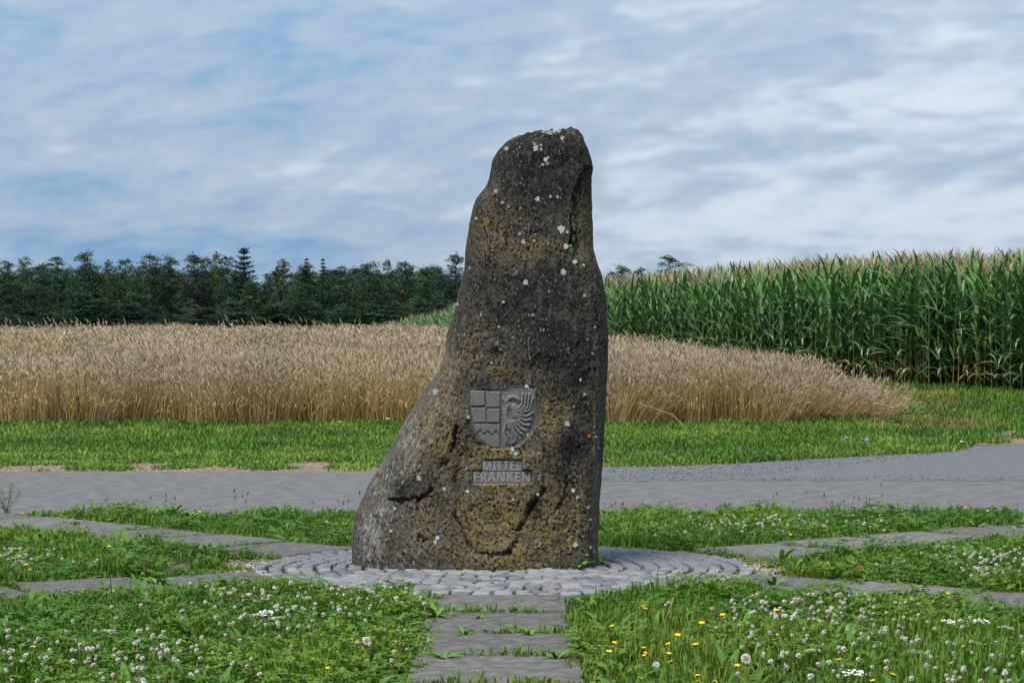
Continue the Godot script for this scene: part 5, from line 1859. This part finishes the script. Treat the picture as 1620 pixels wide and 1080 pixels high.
	for q in [[1304, 785], [1308, 796], [1317, 796], [1330, 799], [1334, 794], [1350, 797], [1371, 787], [1370, 797], [1375, 791], [1376, 799], [1394, 768], [1396, 785], [1421, 801], [1390, 797], [1352, 788], [1359, 791], [1403, 799], [956, 798], [974, 797], [1117, 800], [1224, 787], [1229, 783], [1276, 780], [1303, 786], [370, 778], [372, 788], [384, 786], [392, 782], [238, 789], [262, 785], [276, 789], [262, 794], [535, 794], [543, 797], [551, 794], [569, 781], [495, 795], [389, 794]]:
		var h := rr(0.18, 0.27)
		var p := Vector2((q[0] - 810.0) / F * 15.5, 15.5)
		h = maxf(CAM_H + (567.0 - q[1]) / F * 15.5, 0.12)
		flower("plantain_spike", p, h, sp, green, sm, sm, "thin dark plantain spike rising " + ("before the road right of the stone" if q[0] > 900 else "before the road left of the stone"), "plantain", "plantain spikes along the road edge", rr(0.6, 0.95))


func weeds() -> void:
	var gm := mat(0.55, 0.4, 0.45)
	rng.seed = 4000
	# two leafy plants at the foot of the stone, leaf by leaf
	var leaf_cols := [Color(0.075, 0.19, 0.03), Color(0.06, 0.15, 0.03)]
	var n := 0
	for q in [[Vector2(0.372, 11.72), "leafy green dandelion plant at the right front foot of the stone", 7, 0.13], [Vector2(0.50, 11.95), "small upright weed behind the stone's right corner", 4, 0.12]]:
		var root := thing("leafy_weed", Vector3(q[0].x, 0.03, -q[0].y))
		tag(root, q[1], "weed")
		for i in q[2]:
			var g := rosette(4100 + n * 20 + i, 1, q[3], 0.017, 1.0 if n == 0 else 1.35, 0.0)
			for k in g.c.size(): g.c[k] = Color(g.c[k].r * leaf_cols[n].r, g.c[k].g * leaf_cols[n].g, g.c[k].b * leaf_cols[n].b)
			var o := obj("leaf", g.mesh(), gm, root)
			o.rotation.y = TAU * i / q[2] + rr(-0.3, 0.3)
		n += 1
	# larger rosettes, one by one
	var shapes := []
	for i in 4: shapes.append(tinted(rosette(4200 + i, 9, 0.19, 0.02, 1.0, 0.25 * (i % 2)), Color(0.062, 0.16, 0.022)).mesh())
	var bushes := [[260, 815, 1.5, "dandelion plant with jagged leaves at the left road edge"], [275, 812, 1.3, "jagged dandelion plant beside the one at the left road edge"], [690, 0, 0, ""], [300, 818, 1.0, "low dandelion plant on the road edge right of the jagged ones"], [410, 812, 1.0, "leafy weed on the road edge left of the stone"], [442, 812, 1.2, "broad leafy weed on the road edge nearer the stone"],
		[530, 815, 1.2, "leafy weed at the road edge close to the stone"], [618, 942, 1.25, "tall upright leaves beside the cobbles in front of the stone"], [628, 948, 1.2, "leafy plant at the edge of the cobbles in front of the stone"], [655, 962, 1.1, "dandelion leaves spilling over the left edge of the slab path"], [690, 975, 1.0, "low leaves on the edge of the first slab"], [505, 985, 1.2, "single large-leaved plant in the clover left of the path"],
		[350, 935, 1.2, "leafy plant half covering the left slab path"], [250, 925, 1.0, "leafy weed beside the left slab path"], [130, 905, 0.9, "leafy weed at the edge of the left slab path"], [330, 870, 0.9, "weed growing at the edge of the rear left slabs"], [225, 850, 0.8, "weed on the joint of the rear left slabs"], [1260, 900, 1.0, "leafy weed between the two right paths next to the circle"], [1310, 905, 1.0, "leafy weed right of the one next to the circle"], [1480, 865, 0.9, "leafy weed beside the rear right slab path"], [1225, 925, 1.0, "upright leaves at the start of the front right path"], [1420, 958, 1.1, "leafy plant on the edge of the front right path"], [940, 965, 1.0, "dandelion leaves at the right edge of the first slab"], [950, 985, 1.1, "dandelion leaves at the right edge of the second slab"], [925, 1010, 0.9, "dandelion leaves at the right edge of the third slab"], [838, 1003, 0.6, "small weed growing in the joint between the second and third slab"], [700, 1041, 0.7, "small weed growing in the left of the third slab joint"], [880, 1041, 0.7, "small weed growing in the right of the third slab joint"], [735, 1003, 0.6, "small yellow-flowered weed in the left of the second slab joint"], [760, 978, 0.5, "small weed growing in the first slab joint"], [1390, 830, 1.0, "leafy weed in the bed right of the stone by the road"], [1440, 835, 1.0, "leafy weed at the right end of the bed by the road"], [1545, 835, 1.0, "leafy weed at the road edge on the far right"], [1520, 1030, 1.1, "leafy plant in the clover at the lower right"]]
	for b in bushes:
		if b[1] == 0: continue
		var p := spot(b[0], b[1], 0.03)
		var o := obj("leaf_rosette", shapes[rng.randi() % 4], gm)
		o.position = Vector3(p.x, 0.02, -p.y)
		o.rotation.y = rr(0, TAU)
		o.scale = Vector3.ONE * float(b[2]) * 0.68
		tag(o, b[3], "weed", "broad-leaved weeds in the lawn")
	# a bushy wild plant at the left road edge
	var p := spot(10, 818)
	var root := thing("bushy_weed", Vector3(p.x, 0, -p.y))
	tag(root, "tall airy wild plant with small leaves at the left road edge", "weed")
	var st := Geo.new()
	var lf := Geo.new()
	for i in 9:
		var w := rr(0, TAU)
		var tip := Vector3(cos(w) * rr(0.03, 0.15), rr(0.16, 0.27), sin(w) * 0.1)
		st.tube(PackedVector3Array([Vector3.ZERO, tip * Vector3(0.4, 0.5, 0.4), tip]), PackedFloat32Array([0.0022, 0.0018, 0.001]), 4, Color(0.09, 0.12, 0.04), Color(0.1, 0.13, 0.05))
		for k in 16:
			var o := tip * pow(rng.randf(), 0.7)
			var a := rr(0, TAU)
			leaflet(lf, o, Vector3(cos(a), rr(-0.1, 0.5), sin(a)).normalized(), Vector3.UP, rr(0.012, 0.034), 0.005, Color(0.065, 0.12, 0.035))
	obj("stems", st.mesh(), gm, root)
	obj("leaves", lf.mesh(), gm, root)
	# a dry bent grass stalk in the front left bed and single red and straw stems
	var arch := Geo.new()
	var a0 := spot(154, 962, 0.03)
	var a1 := spot(201, 950, 0.05)
	arch.tube(PackedVector3Array([Vector3(0, 0.04, 0), Vector3(0.04, 0.085, 0), Vector3(0.08, 0.098, 0), Vector3(0.125, 0.09, 0), Vector3(0.152, 0.06, 0)]), PackedFloat32Array([0.003, 0.003, 0.003, 0.003, 0.003]), 5, Color(0.34, 0.25, 0.19), Color(0.36, 0.27, 0.2))
	var bent := obj("bent_stalk", arch.mesh(), gm)
	bent.position = Vector3(a0.x, 0.02, -a0.y)
	tag(bent, "dry pinkish stalk arched over the clover in the front left bed", "dry stalk")
	for q in [[125, 915, 122, 880, "straw-coloured upright stalk left in the grass between the left paths"], [131, 915, 133, 892, "thin reddish stalk beside the straw-coloured one"], [228, 915, 227, 895, "short reddish stalk right of the pair between the left paths"], [606, 1075, 637, 1012, "leaning dark red stalk at the left edge of the slab path"], [580, 1080, 580, 1016, "straight red stalk under the half-blown dandelion clock"], [1040, 997, 1067, 945, "dry straw stalk leaning right beside the slab path"], [975, 985, 980, 945, "thin reddish stalk right of the first slab"], [178, 975, 174, 898, "dark green rush-like stem standing in the front left bed"], [204, 970, 206, 912, "thin green stem right of the rush-like one"], [1010, 690, 1080, 715, "dry fallen straw lying out from the wheat right of the stone"]]:
		var col := Color(0.16, 0.06, 0.045) if "red" in q[4] else Color(0.035, 0.075, 0.03) if "green" in q[4] else Color(0.36, 0.27, 0.14)
		var g := Geo.new()
		var b: Vector2
		var tip: Vector3
		if q[0] == 1010:
			b = Vector2(3.0, 33.0)
			g.tube(PackedVector3Array([Vector3(-1.0, 0.42, -0.2), Vector3(-0.5, 0.24, 0.2), Vector3(-0.3, 0.03, 0.6)]), PackedFloat32Array([0.006, 0.006, 0.005]), 4, col, col)
		else:
			b = spot(q[0], q[1] + 8)
			tip = Vector3((q[2] - q[0]) / F * b.y, (q[1] + 8 - q[3]) / F * b.y, rr(-0.02, 0.02))
			g.tube(PackedVector3Array([Vector3.ZERO, tip * 0.5 + Vector3(0.004, 0, 0), tip]), PackedFloat32Array([0.0026, 0.0024, 0.0018]), 5, col, col)
		var o := obj("dry_stalk", g.mesh(), gm)
		o.position = Vector3(b.x, ground(b.x, b.y), -b.y)
		tag(o, q[4], "stalk")
	# fallen leaves
	var fallen := [[1315, 830, "orange fallen leaf in the bed right of the stone"], [1420, 836, "curled tan fallen leaf near the rear right slabs"], [412, 858, "reddish fallen leaf beside the rear left slabs"], [1350, 905, "brown fallen leaf between the right paths"], [1590, 1030, "large dry yellow leaf among the clover at the lower right"], [893, 963, "small red leaf at the corner of the first slab"]]
	for q in fallen:
		var g := Geo.new()
		leaflet(g, Vector3.ZERO, Vector3(1, 0.2, 0.1).normalized(), Vector3(0.1, 1, 0.3).normalized(), 0.06, 0.02, Color(0.34, 0.14, 0.06) if not "yellow" in q[2] else Color(0.5, 0.33, 0.1))
		var pp := spot(q[0], q[1], 0.04)
		var o := obj("fallen_leaf", g.mesh(), gm)
		o.position = Vector3(pp.x, 0.05, -pp.y)
		o.rotation = Vector3(0.5, rr(0, TAU), 0.2)
		tag(o, q[2], "leaf")
	# one bright young corn shoot at the field's edge
	var shoot := Geo.new()
	corn_leaf(shoot, Vector3.ZERO, 0.3, 1.5, 0.95, 0.09, 0.15, Color(0.13, 0.34, 0.02), Color(0.15, 0.36, 0.03))
	corn_leaf(shoot, Vector3(0, 0.3, 0), 3.3, 1.2, 0.4, 0.07, 0.8, Color(0.13, 0.34, 0.02), Color(0.15, 0.36, 0.03))
	var sx := (1542.0 - 810.0) / F * 43.2
	var so := obj("corn_shoot", shoot.mesh(), gm)
	so.position = Vector3(sx, ground(sx, 43.2), -43.2)
	tag(so, "single bright green young corn shoot in front of the cornfield", "corn plant")


func tinted(g: Geo, c: Color) -> Geo:
	for k in g.c.size(): g.c[k] = Color(g.c[k].r * c.r, g.c[k].g * c.g, g.c[k].b * c.b)
	return g
